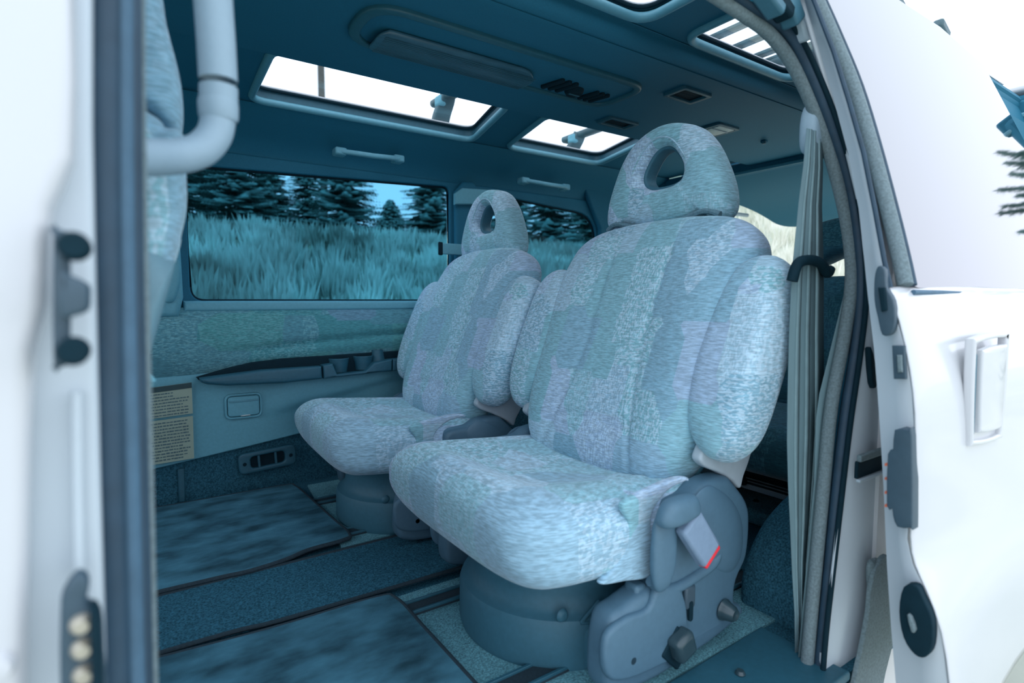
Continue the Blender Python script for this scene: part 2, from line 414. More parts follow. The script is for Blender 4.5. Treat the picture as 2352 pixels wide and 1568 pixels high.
lathe('screw', [(0, .005), (.006, .005), (.009, .0)], at(1700, 1545, z=.018), 'gloss', sill, n=14)

# ------------------------------------------------------------------ SETTING: far wall
def rrw(x0, x1, z0, z1, rs, skew=0, top2=None):
    """rounded window outline, radii bl,br,tr,tl ; top2 = z of right end of top edge"""
    zr = z1 if top2 is None else top2
    c = [((x0, z0), rs[0]), ((x1, z0), rs[1]), ((x1+skew, zr), rs[2]), ((x0+skew, z1), rs[3])]
    out = []
    for i in range(4):
        p = Vector(c[i][0]); a = Vector(c[i-1][0]); b = Vector(c[(i+1) % 4][0]); r = c[i][1]
        pa = p+(a-p).normalized()*r; pb = p+(b-p).normalized()*r
        for k in range(7):
            t = k/6; out.append(tuple(pa*(1-t)**2+p*2*t*(1-t)+pb*t*t))
    return out
W1 = rrw(.172, 1.106, .648, 1.075, (.045, .02, .03, .04), top2=1.112)
W2 = rrw(1.20, 1.915, .648, 1.112, (.02, .02, .13, .03), top2=1.065)
wall = empty('wall_right', (0, 0, 0)); struct(wall)
plate('window_surround', [(-.9, .60), (2.25, .60), (2.25, 1.13), (-.9, 1.13)], 'headliner', XZ(2.065), .02, holes=[W1, W2], bev=.006, parent=wall)
# sill band with light top edge
plate('window_sill_edge', [(.15, .615), (2.2, .615), (2.2, .649), (.15, .649)], 'trimgrey', XZ(2.05), .045, bev=.012, parent=wall)
# fabric panel bulging inward
FAB = [(-.2, .385), (.045, .405), (.178, .410), (.374, .436), (.593, .446), (.871, .458), (1.5, .47), (2.2, .48), (2.2, .628), (.25, .632), (.15, .628), (-.2, .60)]
def bend_fab(a, b, c):
    t = (b-.41)/(.64-.41); t = min(max(t, 0), 1)
    y = 2.052-.035*math.sin(math.pi*min(1, t*1.02))**.7
    y += .014*gauss(b-(.50+.03*math.tanh((a-.5)*3)), .012)*(1 if a > .45 else max(0, (a-.2)/.25))
    return (a, y-c, b)
plate('fabric_panel', FAB, 'fabric_wall', bend_fab, .012, parent=wall, cuts=[('y', [.42+.01*i for i in range(22)]), ('x', [0.05*i for i in range(1, 40)])])
# grey lower panel, with the slanting lower edge
LOW = [(-.3, .10), (.032, .125), (.168, .141), (.33, .160), (.495, .181), (.75, .205), (1.3, .23), (2.2, .24), (2.2, .475), (1.4, .47), (.87, .458), (.6, .45), (.374, .443), (.178, .415), (-.3, .40)]
def bend_low(a, b, c):
    zc = .262+.09*min(1, max(0, (a-.40)/.45))      # crease
    k = 1/(1+math.exp(-(b-zc)/.007))*min(1, max(0, (a-.36)/.12))
    return (a, 2.045-.022*k-c, b)
plate('lower_panel', LOW, 'trimgrey', bend_low, .012, bev=.004, parent=wall, cuts=[('y', [.22+.006*i for i in range(32)]), ('x', [.3+.03*i for i in range(24)])])
plate('kick_panel', [(-.9, .0), (2.25, .0), (2.25, .26), (-.9, .26)], 'carpet', XZ(2.066), .012, parent=wall)
bx('kick_post', (.125, 2.052, .06), (.02, .012, .11), 'darkplastic', wall, bevel=.004)
plate('pillar_cover', [(-.02, .60), (.135, .60), (.150, .66), (.148, .80), (.120, 1.10), (-.02, 1.10)], 'trimgrey', XZ(2.035), .05, bev=.018, parent=wall)
pillow('belt_outlet', pxz([(375, 690), (372, 640), (392, 590), (412, 600), (415, 640), (400, 690)], 2.02), lambda a, b, d: (a, 2.01+d, b), 'trimgrey', wall, front=.02, back=.02)
# pillar between the windows
plate('pillar_trim', [(1.115, .65), (1.25, .65), (1.235, 1.10), (1.20, 1.135), (1.15, 1.13), (1.115, 1.09)], 'headliner', XZ(2.035), .03, bev=.012, parent=wall)
plate('pillar_cap', pxz([(1043, 445), (1060, 432), (1125, 436), (1140, 452), (1140, 470), (1043, 470)], 2.01), 'trimgrey', XZ(2.01), .02, bev=.006, parent=wall)
plate('rear_pillar_trim', [(1.92, .60), (2.25, .60), (2.25, 1.2), (1.80, 1.2), (1.86, 1.09), (1.915, 1.0)], 'headliner', XZ(2.04), .03, bev=.01, parent=wall)
for i, (W, nm) in enumerate(((W1, 1), (W2, 2))):
    w = empty('window_%d' % nm); struct(w)
    plate('pane', [(a, b) for a, b in W], 'glass_side', XZ(2.085), .004, parent=w)
    n_ = len(W); sweep('rubber_gasket', [(a, 2.074, b) for a, b in W], circ(.0065, 8), 'black', w, closed=True)
# belt guide on the pillar
g = empty('belt_guide', at(1035, 572, y=2.0)); tag(g, 'small grey belt guide clip sticking out of the pillar between the far windows', 'belt guide')
plate('strap', [(-.045, -.022), (.05, -.022), (.05, .022), (-.045, .022)], 'trimgrey', XZ(0), .010, bev=.004, parent=g)
bx('slot', (-.045, 0, 0), (.018, .014, .052), 'black', g, bevel=.005)

# ------------------------------------------------------------------ SETTING: ceiling with four skylights
YM = 1.20
half = [(2.07, 1.112), (2.062, 1.14), (2.03, 1.175), (1.985, 1.203), (1.93, 1.232), (1.895, 1.252), (1.86, 1.257), (1.48, 1.259), (1.462, 1.250), (1.450, 1.238), (1.435, 1.232), (1.20, 1.232)]
near_ = [(.90, 1.277), (.60, 1.272)]
near_ = [(.985, 1.232), (.965, 1.235), (.948, 1.243), (.938, 1.256), (.934, 1.270), (.928, 1.276)]+near_ + [(.57, 1.225), (.545, 1.16), (.53, 1.11)]
PROF = [Vector((y, z, 0)) for y, z in half+near_]
PROF = spline(PROF, 4)
SA = [0]
for i in range(1, len(PROF)): SA.append(SA[-1]+(PROF[i]-PROF[i-1]).length)
def s_of(y):
    for i in range(1, len(PROF)):
        if (PROF[i-1].x-y)*(PROF[i].x-y) <= 0:
            t = (PROF[i-1].x-y)/(PROF[i-1].x-PROF[i].x+1e-9); return SA[i-1]+t*(SA[i]-SA[i-1])
def yz(s):
    for i in range(1, len(SA)):
        if s <= SA[i]+1e-9:
            t = (s-SA[i-1])/(SA[i]-SA[i-1]+1e-9); t = min(max(t, 0), 1); return PROF[i-1].lerp(PROF[i], t)
    return PROF[-1]
def prof_nrm(s):
    a = yz(max(0, s-.004)); b = yz(min(SA[-1], s+.004)); d = (b-a).normalized()
    return Vector((-d.y, d.x))          # points up/outward
def ceil_fn(a, b, c):
    p = yz(b); nn = prof_nrm(b); up = nn if nn.y > 0 else -nn
    return (a, p.x+up.x*c, p.y+up.y*c)
def skyhole(x0, x1, y0, y1, r=.05):
    o = rrw(x0, x1, min(y0, y1), max(y0, y1), (r, r, r, r))
    return [(a+.26*(b-1.9)*(1 if a > (x0+x1)/2 or x0 > 1 else .15), b) if b > 1.2 else (a, b) for a, b in o]
SKY = [(.335, 1.115, 1.475, 1.885), (1.27, 1.765, 1.475, 1.885), (.30, .985, .60, .912), (1.12, 1.58, .60, .912)]
def to_s(h): return [(a, s_of(b)) for a, b in h]
holes = [skyhole(*h, r=.055) for h in SKY]
roof_pl = plate('ceiling', [(-.9, 0), (2.25, 0), (2.25, SA[-1]), (-.9, SA[-1])], 'headliner', ceil_fn, .006,
                holes=[to_s(h) for h in holes], cuts=[('y', SA[1:-1])])
struct(roof_pl)
for i, (h, SK) in enumerate(zip(holes, SKY)):
    w = empty('window_%d' % (i+3)); struct(w)
    zb_ = 1.256 if SK[2] > 1.2 else 1.274
    sweep('bead', [(a, b, zb_) for a, b in h], circ(.011, 10), 'bead', w, closed=True)
    ins = 1.0
    V = []; F = []; n_ = len(h); cx = (SK[0]+SK[1])/2; cy = (SK[2]+SK[3])/2
    lv = [(0, zb_), (-.002, zb_+.012), (-.002, 1.290), (.006, 1.294)]
    for k, (d, z) in enumerate(lv):
        for a, b in h:
            V.append((a+(cx-a)/abs(cx-a)*d if abs(cx-a) > .001 else a, b+(cy-b)/abs(cy-b)*d if abs(cy-b) > .001 else b, z))
    for k in range(len(lv)-1):
        for j in range(n_): F.append((k*n_+j, k*n_+(j+1) % n_, (k+1)*n_+(j+1) % n_, (k+1)*n_+j))
    pydata('well_lining', V, F, 'darkplastic', w, solid=.003)
    sweep('gasket', [(a+(cx-a)*.02, b+(cy-b)*.03, 1.293) for a, b in h], circ(.005, 8), 'black', w, closed=True)
    plate('pane', h, 'glass_sky', XY(1.297), .004, parent=w)
rf = plate('roof_skin', [(-.9, .60), (2.22, .60), (2.22, 2.02), (-.9, 2.02)], 'paint', lambda a, b, c: (a, b, 1.303-.05*max(0, abs(b-YM)-.70)/.1+c), .006, holes=holes, bev=.002,
           cuts=[('y', [.62+.06*i for i in range(24)])], parent=roof_pl)
# rear header with light trim strip
hd = empty('trim_1'); struct(hd)
bx('header', (2.262, 1.24, 1.225), (.03, 1.6, .055), 'headliner', hd, bevel=.008)
bx('header_strip', (2.245, 1.19, 1.205), (.012, 1.5, .014), 'bead', hd, bevel=.004)
bx('strip_end', at(1692, 366, x=2.23), (.010, .16, .022), 'trimlight', hd, bevel=.003)
bx('rear_frame', (2.26, 1.97, .62), (.05, .12, 1.24), 'headliner', hd, bevel=.02)
bx('rear_frame', (2.26, .50, .62), (.05, .10, 1.24), 'headliner', hd, bevel=.02)
bx('rear_sill', (2.25, 1.2, .02), (.08, 1.5, .06), 'trimgrey', hd, bevel=.01)
wf = plate('front_closure', [(.44, -.01), (2.08, -.01), (2.08, .62), (.44, .62)], 'darkplastic', lambda a, b, c: (-.9+c, a, b), .03); struct(wf)  # unseen closure, added to limit light from the open front end

# ------------------------------------------------------------------ tailgate (raised)
TG = rrw(-.68, .68, 0, .97, (.03, .03, .12, .12))
tg = empty('door_2', (2.27, 1.2, 1.262)); struct(tg)
tg.rotation_euler = (0, math.radians(101), 0)
tgf = lambda dz: (lambda a, b, c: (-dz+c, a, b))
plate('outer_skin', TG, 'paint', lambda a, b, c: (-.035-c, a, b), .02, bev=.008, parent=tg)
plate('inner_panel', [(a*.97, b*.98+.01) for a, b in TG], 'headliner', lambda a, b, c: (-.008+c+.012*math.sin(b*7), a, b), .02, bev=.006, parent=tg, cuts=[('y', [.04*i for i in range(1, 24)])])
bx('latch_cover', (.005, .02, .50), (.008, .17, .11), 'headliner', tg, bevel=.003)
bx('latch', (.012, -.03, .53), (.008, .018, .012), 'black', tg, bevel=.003)
s_ = tube('gas_strut', [(2.26, 1.88, 1.12), (2.86, 1.86, 1.12)], .010, 'trimlight'); tag(s_, 'thin grey gas strut holding up the raised tailgate', 'strut')

# ------------------------------------------------------------------ overhead fittings
def assist(pl_, pr_, y, label):
    a = at(*pl_, y=y); b = at(*pr_, y=y); o = empty('assist_handle', a); tag(o, label, 'handle', 'fold-down assist handles above the far windows')
    d = b-a
    P = [Vector((0, 0, 0)), d*.12+Vector((0, -.008, -.002)), d*.3+Vector((0, -.022, -.006)), d*.5+Vector((0, -.026, -.008)), d*.7+Vector((0, -.022, -.006)), d*.88+Vector((0, -.008, -.002)), d]
    sweep('grip', spline(P, 5), rrect(.018, .017, .006, 3), 'bead', o)
    for t in (.03, .97):
        p = d*t; bx('mount', p+Vector((0, .012, 0)), (.04, .045, .026), 'bead', o, bevel=.006)
assist((778, 347), (920, 365), 1.945, 'grey assist handle above the large far window')
assist((1203, 414), (1302, 430), 1.945, 'grey assist handle above the rear far window, beside the tall headrest')
con = empty('roof_console', (.80, 1.18, 1.23)); tag(con, 'long dark roof console with ribbed lamp lens and air conditioning controls', 'console')
CO = rrw(-.39, .395, -.105, .092, (.08, .07, .07, .09))
plate('rim', CO, 'console', XY(-.004), .016, holes=[rrw(-.365, .375, -.085, .075, (.06, .05, .05, .07))], bev=.005, parent=con)
plate('panel', rrw(-.37, .38, -.09, .08, (.06, .05, .05, .07)), 'headliner', XY(-.001), .008, bev=.003, parent=con)
LN = rrw(-.335, .085, -.018, .080, (.03, .05, .045, .04))
ln = plate('lens', LN, 'lens', lambda a, b, c: (a, b, -.010-.012*max(0, 1-((b-.033)/.05)**2)**.5+c), .006, bev=.002, parent=con, cuts=[('y', [-.01+.004*i for i in range(22)])])
for k in range(14):
    bx('lens_rib', (-.12, -.006+.006*k, -.0215-.006*max(0, 1-((-.006+.006*k-.033)/.05)**2)**.5+.003), (.40, .0012, .002), 'lens', ln, bevel=0)
for k in range(3): bx('vent_slot', (.155+.024*k, .02, -.008), (.013, .075, .012), 'black', con, bevel=.004, rot=(0, 0, .25))
kn = lathe('dial', [(0, -.016), (.022, -.016), (.026, -.008), (.028, 0)], (.238, .03, -.002), 'black', con, n=24)
bx('pointer', (.238, .03, -.017), (.036, .006, .006), 'darkplastic', kn, bevel=.001)
for k in range(3): bx('vent_slot', (.29+.02*k, .03, -.008), (.011, .07, .012), 'black', con, bevel=.004, rot=(0, 0, .25))
def roofvent(cx, cy, w, d, label, nm='ceiling_vent', cat='vent', dome=False):
    o = empty(nm, (cx, cy, 1.23)); tag(o, label, cat, None if dome else 'square vents in the ceiling')
    plate('bezel', rrect(w, d, .008), 'darkplastic', XY(-.003), .012, holes=[rrect(w-.028, d-.022, .004)], bev=.002, parent=o)
    if dome:
        plate('lamp_lens', rrect(w-.030, d-.024, .004), 'dome', XY(-.006), .008, bev=.003, parent=o)
        bx('lens_bar', (0, -.012, -.011), (w-.035, .003, .003), 'trimlight', o, bevel=.001)
    else:
        bx('opening', (0, 0, .001), (w-.026, d-.020, .006), 'black', o, bevel=.001)
        for k in range(3): bx('louvre', (0, -d*.22+d*.22*k, .0), (w-.03, .003, .006), 'black', o, bevel=.001, rot=(.6, 0, 0))
roofvent(1.328, 1.06, .122, .078, 'dark square ceiling vent nearest the rear skylight, ahead of the dome lamp')
roofvent(1.345, 1.35, .13, .070, 'shadowed ceiling vent beside the far rear skylight, left of the tall headrest')
roofvent(1.672, 1.21, .115, .10, 'rectangular dome lamp with pale lens above the tall headrest', 'dome_lamp', 'lamp', True)
b_ = bx('roof_hook', at(1755, 325, z=1.225), (.02, .02, .012), 'headliner', None, bevel=.004); tag(b_, 'small round ceiling stud in front of the tailgate header', 'stud')
lathe('stud_cap', [(0, -.008), (.006, -.008), (.008, 0)], (0, 0, 0), 'darkplastic', b_, n=12).location = at(1755, 325, z=1.219)
bx('clip', at(675, 22, z=1.232)+Vector((0, 0, 0)), (.05, .012, .006), 'bead', roof_pl, bevel=.002, rot=(0, 0, -.4))

# ------------------------------------------------------------------ armrest tray and fittings on the far wall
ar = empty('armrest_tray', (.18, 2.02, .38)); tag(ar, 'dark plastic armrest tray with two cup wells under the large far window', 'armrest')
ARO = pxz([(452, 868), (520, 848), (580, 833), (650, 824), (740, 818), (915, 806), (1100, 795), (1100, 838), (915, 851), (740, 868), (620, 880), (520, 884), (475, 880), (458, 874)], 2.0)
ARO = [(a-.18, b-.38) for a, b in ARO]
plate('backing', ARO, 'black', XZ(0), .03, bev=.004, parent=ar)
LIP = pxz([(458, 868), (500, 862), (600, 849), (700, 842), (735, 840), (737, 868), (650, 878), (520, 884), (475, 881), (460, 876)], 1.975)
plate('front_lip', [(a-.18, b-.38) for a, b in LIP], 'darkplastic', XZ(-.045), .05, bev=.010, parent=ar)
LIP2 = pxz([(738, 840), (752, 838), (765, 866), (739, 868)], 1.975)
plate('cup_block', [(a-.18, b-.38) for a, b in pxz([(738, 838), (760, 834), (770, 858), (835, 851), (855, 832), (895, 824), (895, 850), (740, 868)], 1.975)], 'darkplastic', XZ(-.045), .05, bev=.006, parent=ar)
plate('end_block', [(a-.18, b-.38) for a, b in pxz([(897, 824), (1000, 815), (1000, 842), (897, 850)], 1.975)], 'darkplastic', XZ(-.045), .05, bev=.006, parent=ar)
for u, v in ((782, 842), (838, 836), (872, 822)):
    p = at(u, v, y=1.985)-Vector((.18, 2.02, .38))
    lathe('cup_well', [(.034 if u != 872 else .02, .03), (.036 if u != 872 else .02, .028), (.028, -.02), (.0, -.024)], (p.x, p.y+.02, p.z), 'darkplastic', ar, n=24)
ash = empty('ashtray', at(559, 931, y=2.035)); tag(ash, 'small rounded grey ashtray flap set in the far side panel', 'ashtray')
plate('surround', rrect(.114, .084, .018), 'trimgrey', XZ(-.004), .012, holes=[rrect(.100, .070, .014)], bev=.003, parent=ash)
plate('flap', rrect(.096, .066, .010), 'trimgrey', XZ(-.005), .012, bev=.004, parent=ash)
bx('lip', (0, -.013, .018), (.09, .006, .004), 'bead', ash, bevel=.001); bx('chrome_tab', (.004, -.012, -.031), (.030, .004, .004), 'chrome', ash, bevel=.001)
fv = empty('floor_vent', at(614, 1053, y=2.045)); tag(fv, 'dark blue heater outlet low on the far wall between mat and side panel', 'vent')
fv.rotation_euler = (0, -.06, 0)
plate('bezel', rrect(.185, .072, .018), 'darkplastic', XZ(-.006), .020, holes=[rrect(.110, .040, .012)], bev=.006, parent=fv)
bx('opening', (0, .004, 0), (.12, .006, .046), 'black', fv, bevel=.001)
for k in (-.028, .026): bx('louvre', (k, -.006, 0), (.008, .012, .046), 'darkplastic', fv, bevel=.002)
for k in (-.074, .074): lathe('screw', [(0, .003), (.005, .003), (.007, 0)], (k, -.015, 0), 'black', fv, axis='y', n=12)
# printed placards
def placard(q, label, head, lines):
    P = [at(u, v, y=2.026) for u, v in q]; c = sum(P, Vector())/4
    o = empty('placard', c); tag(o, label, 'label')
    pydata('sheet', [p-c for p in P]+[p-c+Vector((0, .003, 0)) for p in P], [(0, 1, 2, 3), (4, 7, 6, 5), (0, 4, 5, 1), (1, 5, 6, 2), (2, 6, 7, 3), (3, 7, 4, 0)], 'label', o, smooth=False)
    rnd = random.Random(len(label))
    V = []; F = []
    def bil(s, t): return (P[0]*(1-s)+P[1]*s)*(1-t)+(P[3]*(1-s)+P[2]*s)*t-c
    def quad(s0, s1, t0, t1):
        b = len(V)
        for s, t in ((s0, t0), (s1, t0), (s1, t1), (s0, t1)): V.append(bil(s, t)+Vector((0, -.0012, 0)))
        F.append((b, b+1, b+2, b+3))
    t0 = head+.06
    for i in range(lines):
        t = t0+(.94-t0)*i/(lines-1)*.97
        s = .06+rnd.choice((0, 0, .05, .12))
        end = rnd.choice((.93, .93, .80, .9, .6))
        while s < end-.04:
            w = rnd.uniform(.03, .09); e = min(end, s+w)
            quad(s, e, t+rnd.uniform(-.004, .004), t+.42*(.9-t0)/lines+rnd.uniform(-.003, .006))
            s = e+rnd.uniform(.006, .022)
    pr = pydata('print', V, F, 'ink', o, smooth=False); pr['kind'] = 'stuff'
    if head:
        V = [bil(0, 0), bil(1, 0), bil(1, head), bil(0, head)]
        pydata('header_band', [p+Vector((0, -.0014, 0)) for p in V], [(0, 1, 2, 3)], 'labeledge', o, smooth=False)
placard([(328, 893), (440, 878), (443, 949), (331, 964)], 'upper yellowish printed placard with dark heading band on the far panel', .17, 8)
placard([(331, 970), (443, 955), (446, 1052), (335, 1070)], 'lower larger yellowish printed placard on the far panel', 0, 13)

# ------------------------------------------------------------------ captain seats (seat-local frame: x fore-aft, y across, z up)
TILT = math.radians(21.8); CT, ST = math.cos(TILT), math.sin(TILT)
def back_fn(a, b, d):       # a across, b up the backrest, d out of its plane (negative = towards the occupant)
    return (.815+b*ST+d*CT, a, .305+b*CT-d*ST)
def sym(half): return half+[(-a, b) for a, b in half[::-1]]
def mir(pts): return [(-a, b) for a, b in pts][::-1]
def seat_mesh(parent):
    V = []; F = []
    NX, NT = 44, 72
    X0, X1 = .415, .90
    for i in range(NX+1):
        s = i/NX; x = X0+(X1-X0)*(1-math.cos(math.pi*min(s, .5)))/1 if s < .0 else X0+(X1-X0)*(s**1.5)
        k = min(1, (x-X0)/.075); e = math.sqrt(max(0, 1-(1-k)**2))       # rounded nose
        top = .302+(.354-.302)*e-max(0, (x-.50))*.085
        bot = .278-(.278-.193)*e-max(0, min(.24, x-.49))*.10
        hw = .20+.078*math.sqrt(max(0, 1-(1-min(1, (x-X0)/.11))**2))
        if x > .82: hw -= (x-.82)*.25
        zc = (top+bot)/2; hh = (top-bot)/2
        for j in range(NT):
            t = 2*math.pi*j/NT; c, sn = math.cos(t), math.sin(t); n = 3.6
            y = hw*math.copysign(abs(c)**(2/n), c); z = zc+hh*math.copysign(abs(sn)**(2/n), sn)
            if sn > 0:
                w = min(1, max(0, (x-.47)/.08))
                z -= .026*max(0, 1-(abs(y)/.185)**3)*w*sn**.5
                z -= .007*gauss(abs(y)-.192, .007)*w*sn**.5
                z -= .006*gauss(x-.735, .006)*(1 if abs(y) < .19 else 0)*w
            V.append((x, y, z))
    for i in range(NX):
        for j in range(NT): F.append((i*NT+j, i*NT+(j+1) % NT, (i+1)*NT+(j+1) % NT, (i+1)*NT+j))
    F.append(tuple(range(NT))[::-1]); F.append(tuple(NX*NT+j for j in range(NT)))
    return pydata('cushion', V, F, 'fabric_seat', parent, auto=False)
def make_seat(tall=0.0):
    T = empty('captain_seat', (0, 0, 0))
    cu = seat_mesh(T)
    # side flap sewn over each side of the cushion
    for sd in (-1,):
        fl_ = [(q.x-.027, q.z) for q in (at(u, v, y=.606) for u, v in ((1385, 1345), (1412, 1312), (1442, 1262), (1450, 1205), (1436, 1160), (1500, 1122), (1560, 1098), (1588, 1102), (1540, 1128), (1503, 1180), (1502, 1240), (1500, 1322), (1440, 1338)))]
        O = spline([(a, b, 0) for a, b in fl_], 5, True)
        plate('side_flap', [(p.x, p.y) for p in O], 'fabric_plain', lambda a, b, c: (a, sd*(.268+c+.004), b), .014, bev=.005, parent=cu, cuts=[('y', [.2+.02*i for i in range(8)])])
    # backrest
    def seams(a, b):
        d = 0.0
        d += .007*gauss(abs(a)-(.085+.05*max(0, 1-b/.25)**1.5+0*b), .006)*min(1, max(0, (.5-b)/.05))
        d += .005*gauss(b-.44-.25*max(0, abs(a)-.08), .006)*(1 if abs(a) < .2 else .0)
        d += .005*gauss(b-.075, .005)*(1 if abs(a) < .1 else 0)
        d -= .014*(1/(1+math.exp(-(abs(a)-.135)/.016)))*min(1, max(0, (.47-b)/.12))
        return d
    half = [(0.0, -.035), (.12, -.032), (.19, -.012), (.232, .045), (.250, .13), (.258, .26), (.268, .38), (.270, .455), (.250, .512), (.195, .545), (.10, .560)]
    bk = pillow('backrest', half+[(0, .562)]+[(-a, b) for a, b in half[1:][::-1]], back_fn, 'fabric', T, front=.062, back=.07, disp=seams, rings=34, p=8, q=2.8, n=8, center=(0, .26))
    # wings
    wg = [(-.226, .13), (-.246, .085), (-.282, .062), (-.318, .072), (-.344, .12), (-.354, .24), (-.352, .36), (-.342, .420), (-.315, .446), (-.278, .448), (-.248, .425), (-.228, .35), (-.218, .22)]
    for sd in (-1, 1):
        O = wg if sd < 0 else mir(wg)
        def wfn(a, b, d, sd=sd): return back_fn(a, b, d-.012-.02*max(0, .3-abs(b-.22)))
        w_ = pillow('side_bolster', O, wfn, 'fabric', T, front=.056, back=.062, rings=22, p=5.5, q=2.6, n=6, center=(sd*.290, .26))
    for sd in (-1, 1):
        O = [(p.x, p.y) for p in spline([(a, b, 0) for a, b in [(q.x-.027, q.z) for q in (at(u, v, y=.626) for u, v in ((1600, 1040), (1606, 1066), (1640, 1082), (1672, 1102), (1690, 1118), (1698, 1090), (1712, 1050), (1720, 1000), (1640, 980)))]], 5, True)]
        plate('backrest_bracket_trim', O, 'trimlight', lambda a, b, c: (a, sd*(.262+c), b), .022, bev=.006, parent=T)
    # back shell
    sh = [(0.0, .0), (.17, .0), (.225, .06), (.24, .25), (.225, .44), (.17, .52)]
    pillow('back_shell', sh+[(0, .53)]+[(-a, b) for a, b in sh[1:][::-1]], lambda a, b, d: back_fn(a, b, d+.05), 'trimgrey', T, front=.02, back=.035, rings=10, p=5, q=2, n=4)
    # headrest: rounded triangle ring
    hx = 1.040
    outer = [(0, .820), (.07, .828), (.115, .838), (.150, .822), (.174, .838), (.173, .880), (.153, .940), (.122, .998), (.075, 1.040), (0, 1.058)]
    outer = outer+[(-a, b) for a, b in outer[1:-1][::-1]]
    O = spline([(a, b, 0) for a, b in outer], 8, True); N = len(O)
    V = []; F = []; K = 20
    hc = (0.0, .955)
    def hole_pt(a, b):
        th = math.atan2(b-hc[1], a-hc[0]); c, s = math.cos(th), math.sin(th)
        # the hole is a rounded triangle too
        r = .060*(1+.09*math.cos(3*(th-math.pi/2)))
        rx = r*1.02; rz = r*.80
        return hc[0]+rx*c, hc[1]+rz*s
    for p in O:
        ha, hb = hole_pt(p.x, p.y)
        for k in range(K):
            t = 2*math.pi*k/K; c, s = math.cos(t), math.sin(t)
            e = .5-.5*math.copysign(abs(c)**.75, c)      # 0 at outer edge, 1 at the hole
            a = p.x*(1-e)+ha*e; b = p.y*(1-e)+hb*e
            thick = .045-.012*max(0, (b-.90)/.17)
            d = thick*math.copysign(abs(s)**.62, s)
            lean = 0
            V.append((hx+lean+d, a, b))
    for i in range(N):
        for k in range(K): F.append((i*K+k, i*K+(k+1) % K, ((i+1) % N)*K+(k+1) % K, ((i+1) % N)*K+k))
    hr = pydata('headrest', V, F, 'fabric', T, auto=False); hr.location.y = .014
    hl = [hole_pt(p.x, p.y) for p in O]
    sweep('hole_piping', [(hx-.036, a*1.32, .955+(b-.955)*1.34) for a, b in hl], circ(.0022, 6), 'fabric_plain', hr, closed=True)
    sweep('hole_lining', [(hx+.006, a*1.0, b) for a, b in hl], rrect(.012, .04, .005), 'basetrim', hr, closed=True, up=(1, 0, 0))
    for sd in (-1, 1):
        V_ = spline([(hx-.030, sd*.035, .822), (hx-.036, sd*.075, .829), (hx-.036, sd*.13, .841), (hx-.030, sd*.165, .830)], 5)
        sweep('underside_shadow', V_, circ(.009, 8, .007), 'fabric_seam', hr)  # dark strip painting the shade under the headrest's scalloped edge
    for sd in (-1, 1): tube('headrest_post', [(hx+.005, sd*.07, .74), (hx+.01, sd*.07, .85)], .007, 'black', hr)
    # base
    bs = empty('base', (.685, -.01, 0), T)
    lathe('skirt', [(0, .0), (.194, .0), (.198, .012), (.197, .080), (.193, .090), (.183, .095), (.174, .103), (.169, .125), (.172, .16), (.179, .195), (.181, .205), (0, .205)], (0, 0, .006), 'basetrim', bs, n=72)
    bx('skirt_block', (.02, -.125, .046), (.20, .15, .088), 'basetrim', bs, bevel=.02, seg=3)
    for e0, e1 in (((-.085, -.176, .094), (-.045, -.178, .122)), ((-.085, -.176, .094), (-.035, -.190, .086)), ((-.045, -.178, .122), (-.055, -.182, .100))): tube('emboss', [e0, e1], .0035, 'basetrim', bs, n=8)
    lathe('screw', [(0, .006), (.005, .007), (.009, .005), (.012, 0)], (-.112, -.158, .108), 'basetrim', bs, axis='y', n=16)
    pass
    bx('crossbar', (.10, 0, .215), (.30, .48, .035), 'black', bs, bevel=.008)
    # recliner covers each side
    P = [(.572, .150), (.562, .06), (.585, .030), (.66, .018), (.76, .022), (.86, .034), (.922, .050), (.922, .068), (.898, .085), (.902, .125), (.932, .165), (.938, .235), (.924, .275), (.885, .315), (.862, .330), (.805, .328), (.77, .312), (.705, .305), (.692, .26), (.690, .195), (.655, .178), (.61, .166)]
    for sd in (-1, 1):
        O = [(p.x, p.y) for p in spline([(a, b, 0) for a, b in P], 4, True)]
        cv = plate('recliner_cover', O, 'seatplastic', lambda a, b, c: (a, sd*(.262+c), b), .052, bev=.014, parent=T)
        lob = [(q.x-.027, q.z) for q in (at(u, v, y=.592) for u, v in ((1392, 1550), (1392, 1465), (1440, 1420), (1490, 1398), (1512, 1350), (1560, 1350), (1572, 1372), (1578, 1400), (1582, 1450), (1600, 1480), (1545, 1515), (1440, 1562)))]
        rb = [(p.x, p.y) for p in spline([(a, b, 0) for a, b in lob], 4, True)]
        plate('raised_lobe', rb, 'seatplastic', lambda a, b, c: (a, sd*(.290+c), b), .016, bev=.007, parent=cv)
        blg = [(q.x-.027, q.z) for q in (at(u, v, y=.592) for u, v in ((1600, 1160), (1640, 1118), (1690, 1150), (1714, 1205), (1712, 1280), (1685, 1320), (1640, 1300), (1610, 1230)))]
        pillow('hinge_bulge', blg, lambda a, b, d: (a, sd*(.286-d), b), 'seatplastic', cv, front=.014, back=.004, p=2.2, q=1.6)
        rg = [(q.x-.027, q.z) for q in (at(u, v, y=.596) for u, v in ((1500, 1335), (1520, 1352), (1552, 1352), (1600, 1325), (1640, 1295), (1655, 1260)))]
        sweep('ridge', spline([(a, sd*.288, b) for a, b in rg], 5), circ(.010, 10), 'seatplastic', cv)
        bx('recess', (.752, sd*.292, .142), (.026, .010, .040), 'latch', cv, bevel=.004)
        sl = plate('slot', rrect(.010, .035, .004), 'black', lambda a, b, c: (a+.752, sd*(.296+c), b+.118), .004, parent=cv)
        lathe('pivot_bolt', [(0, .022), (.010, .024), (.014, .018), (.017, .006), (.020, 0)], (.855, -.292, .085), 'gloss', cv, axis='y', n=20) if sd < 0 else None
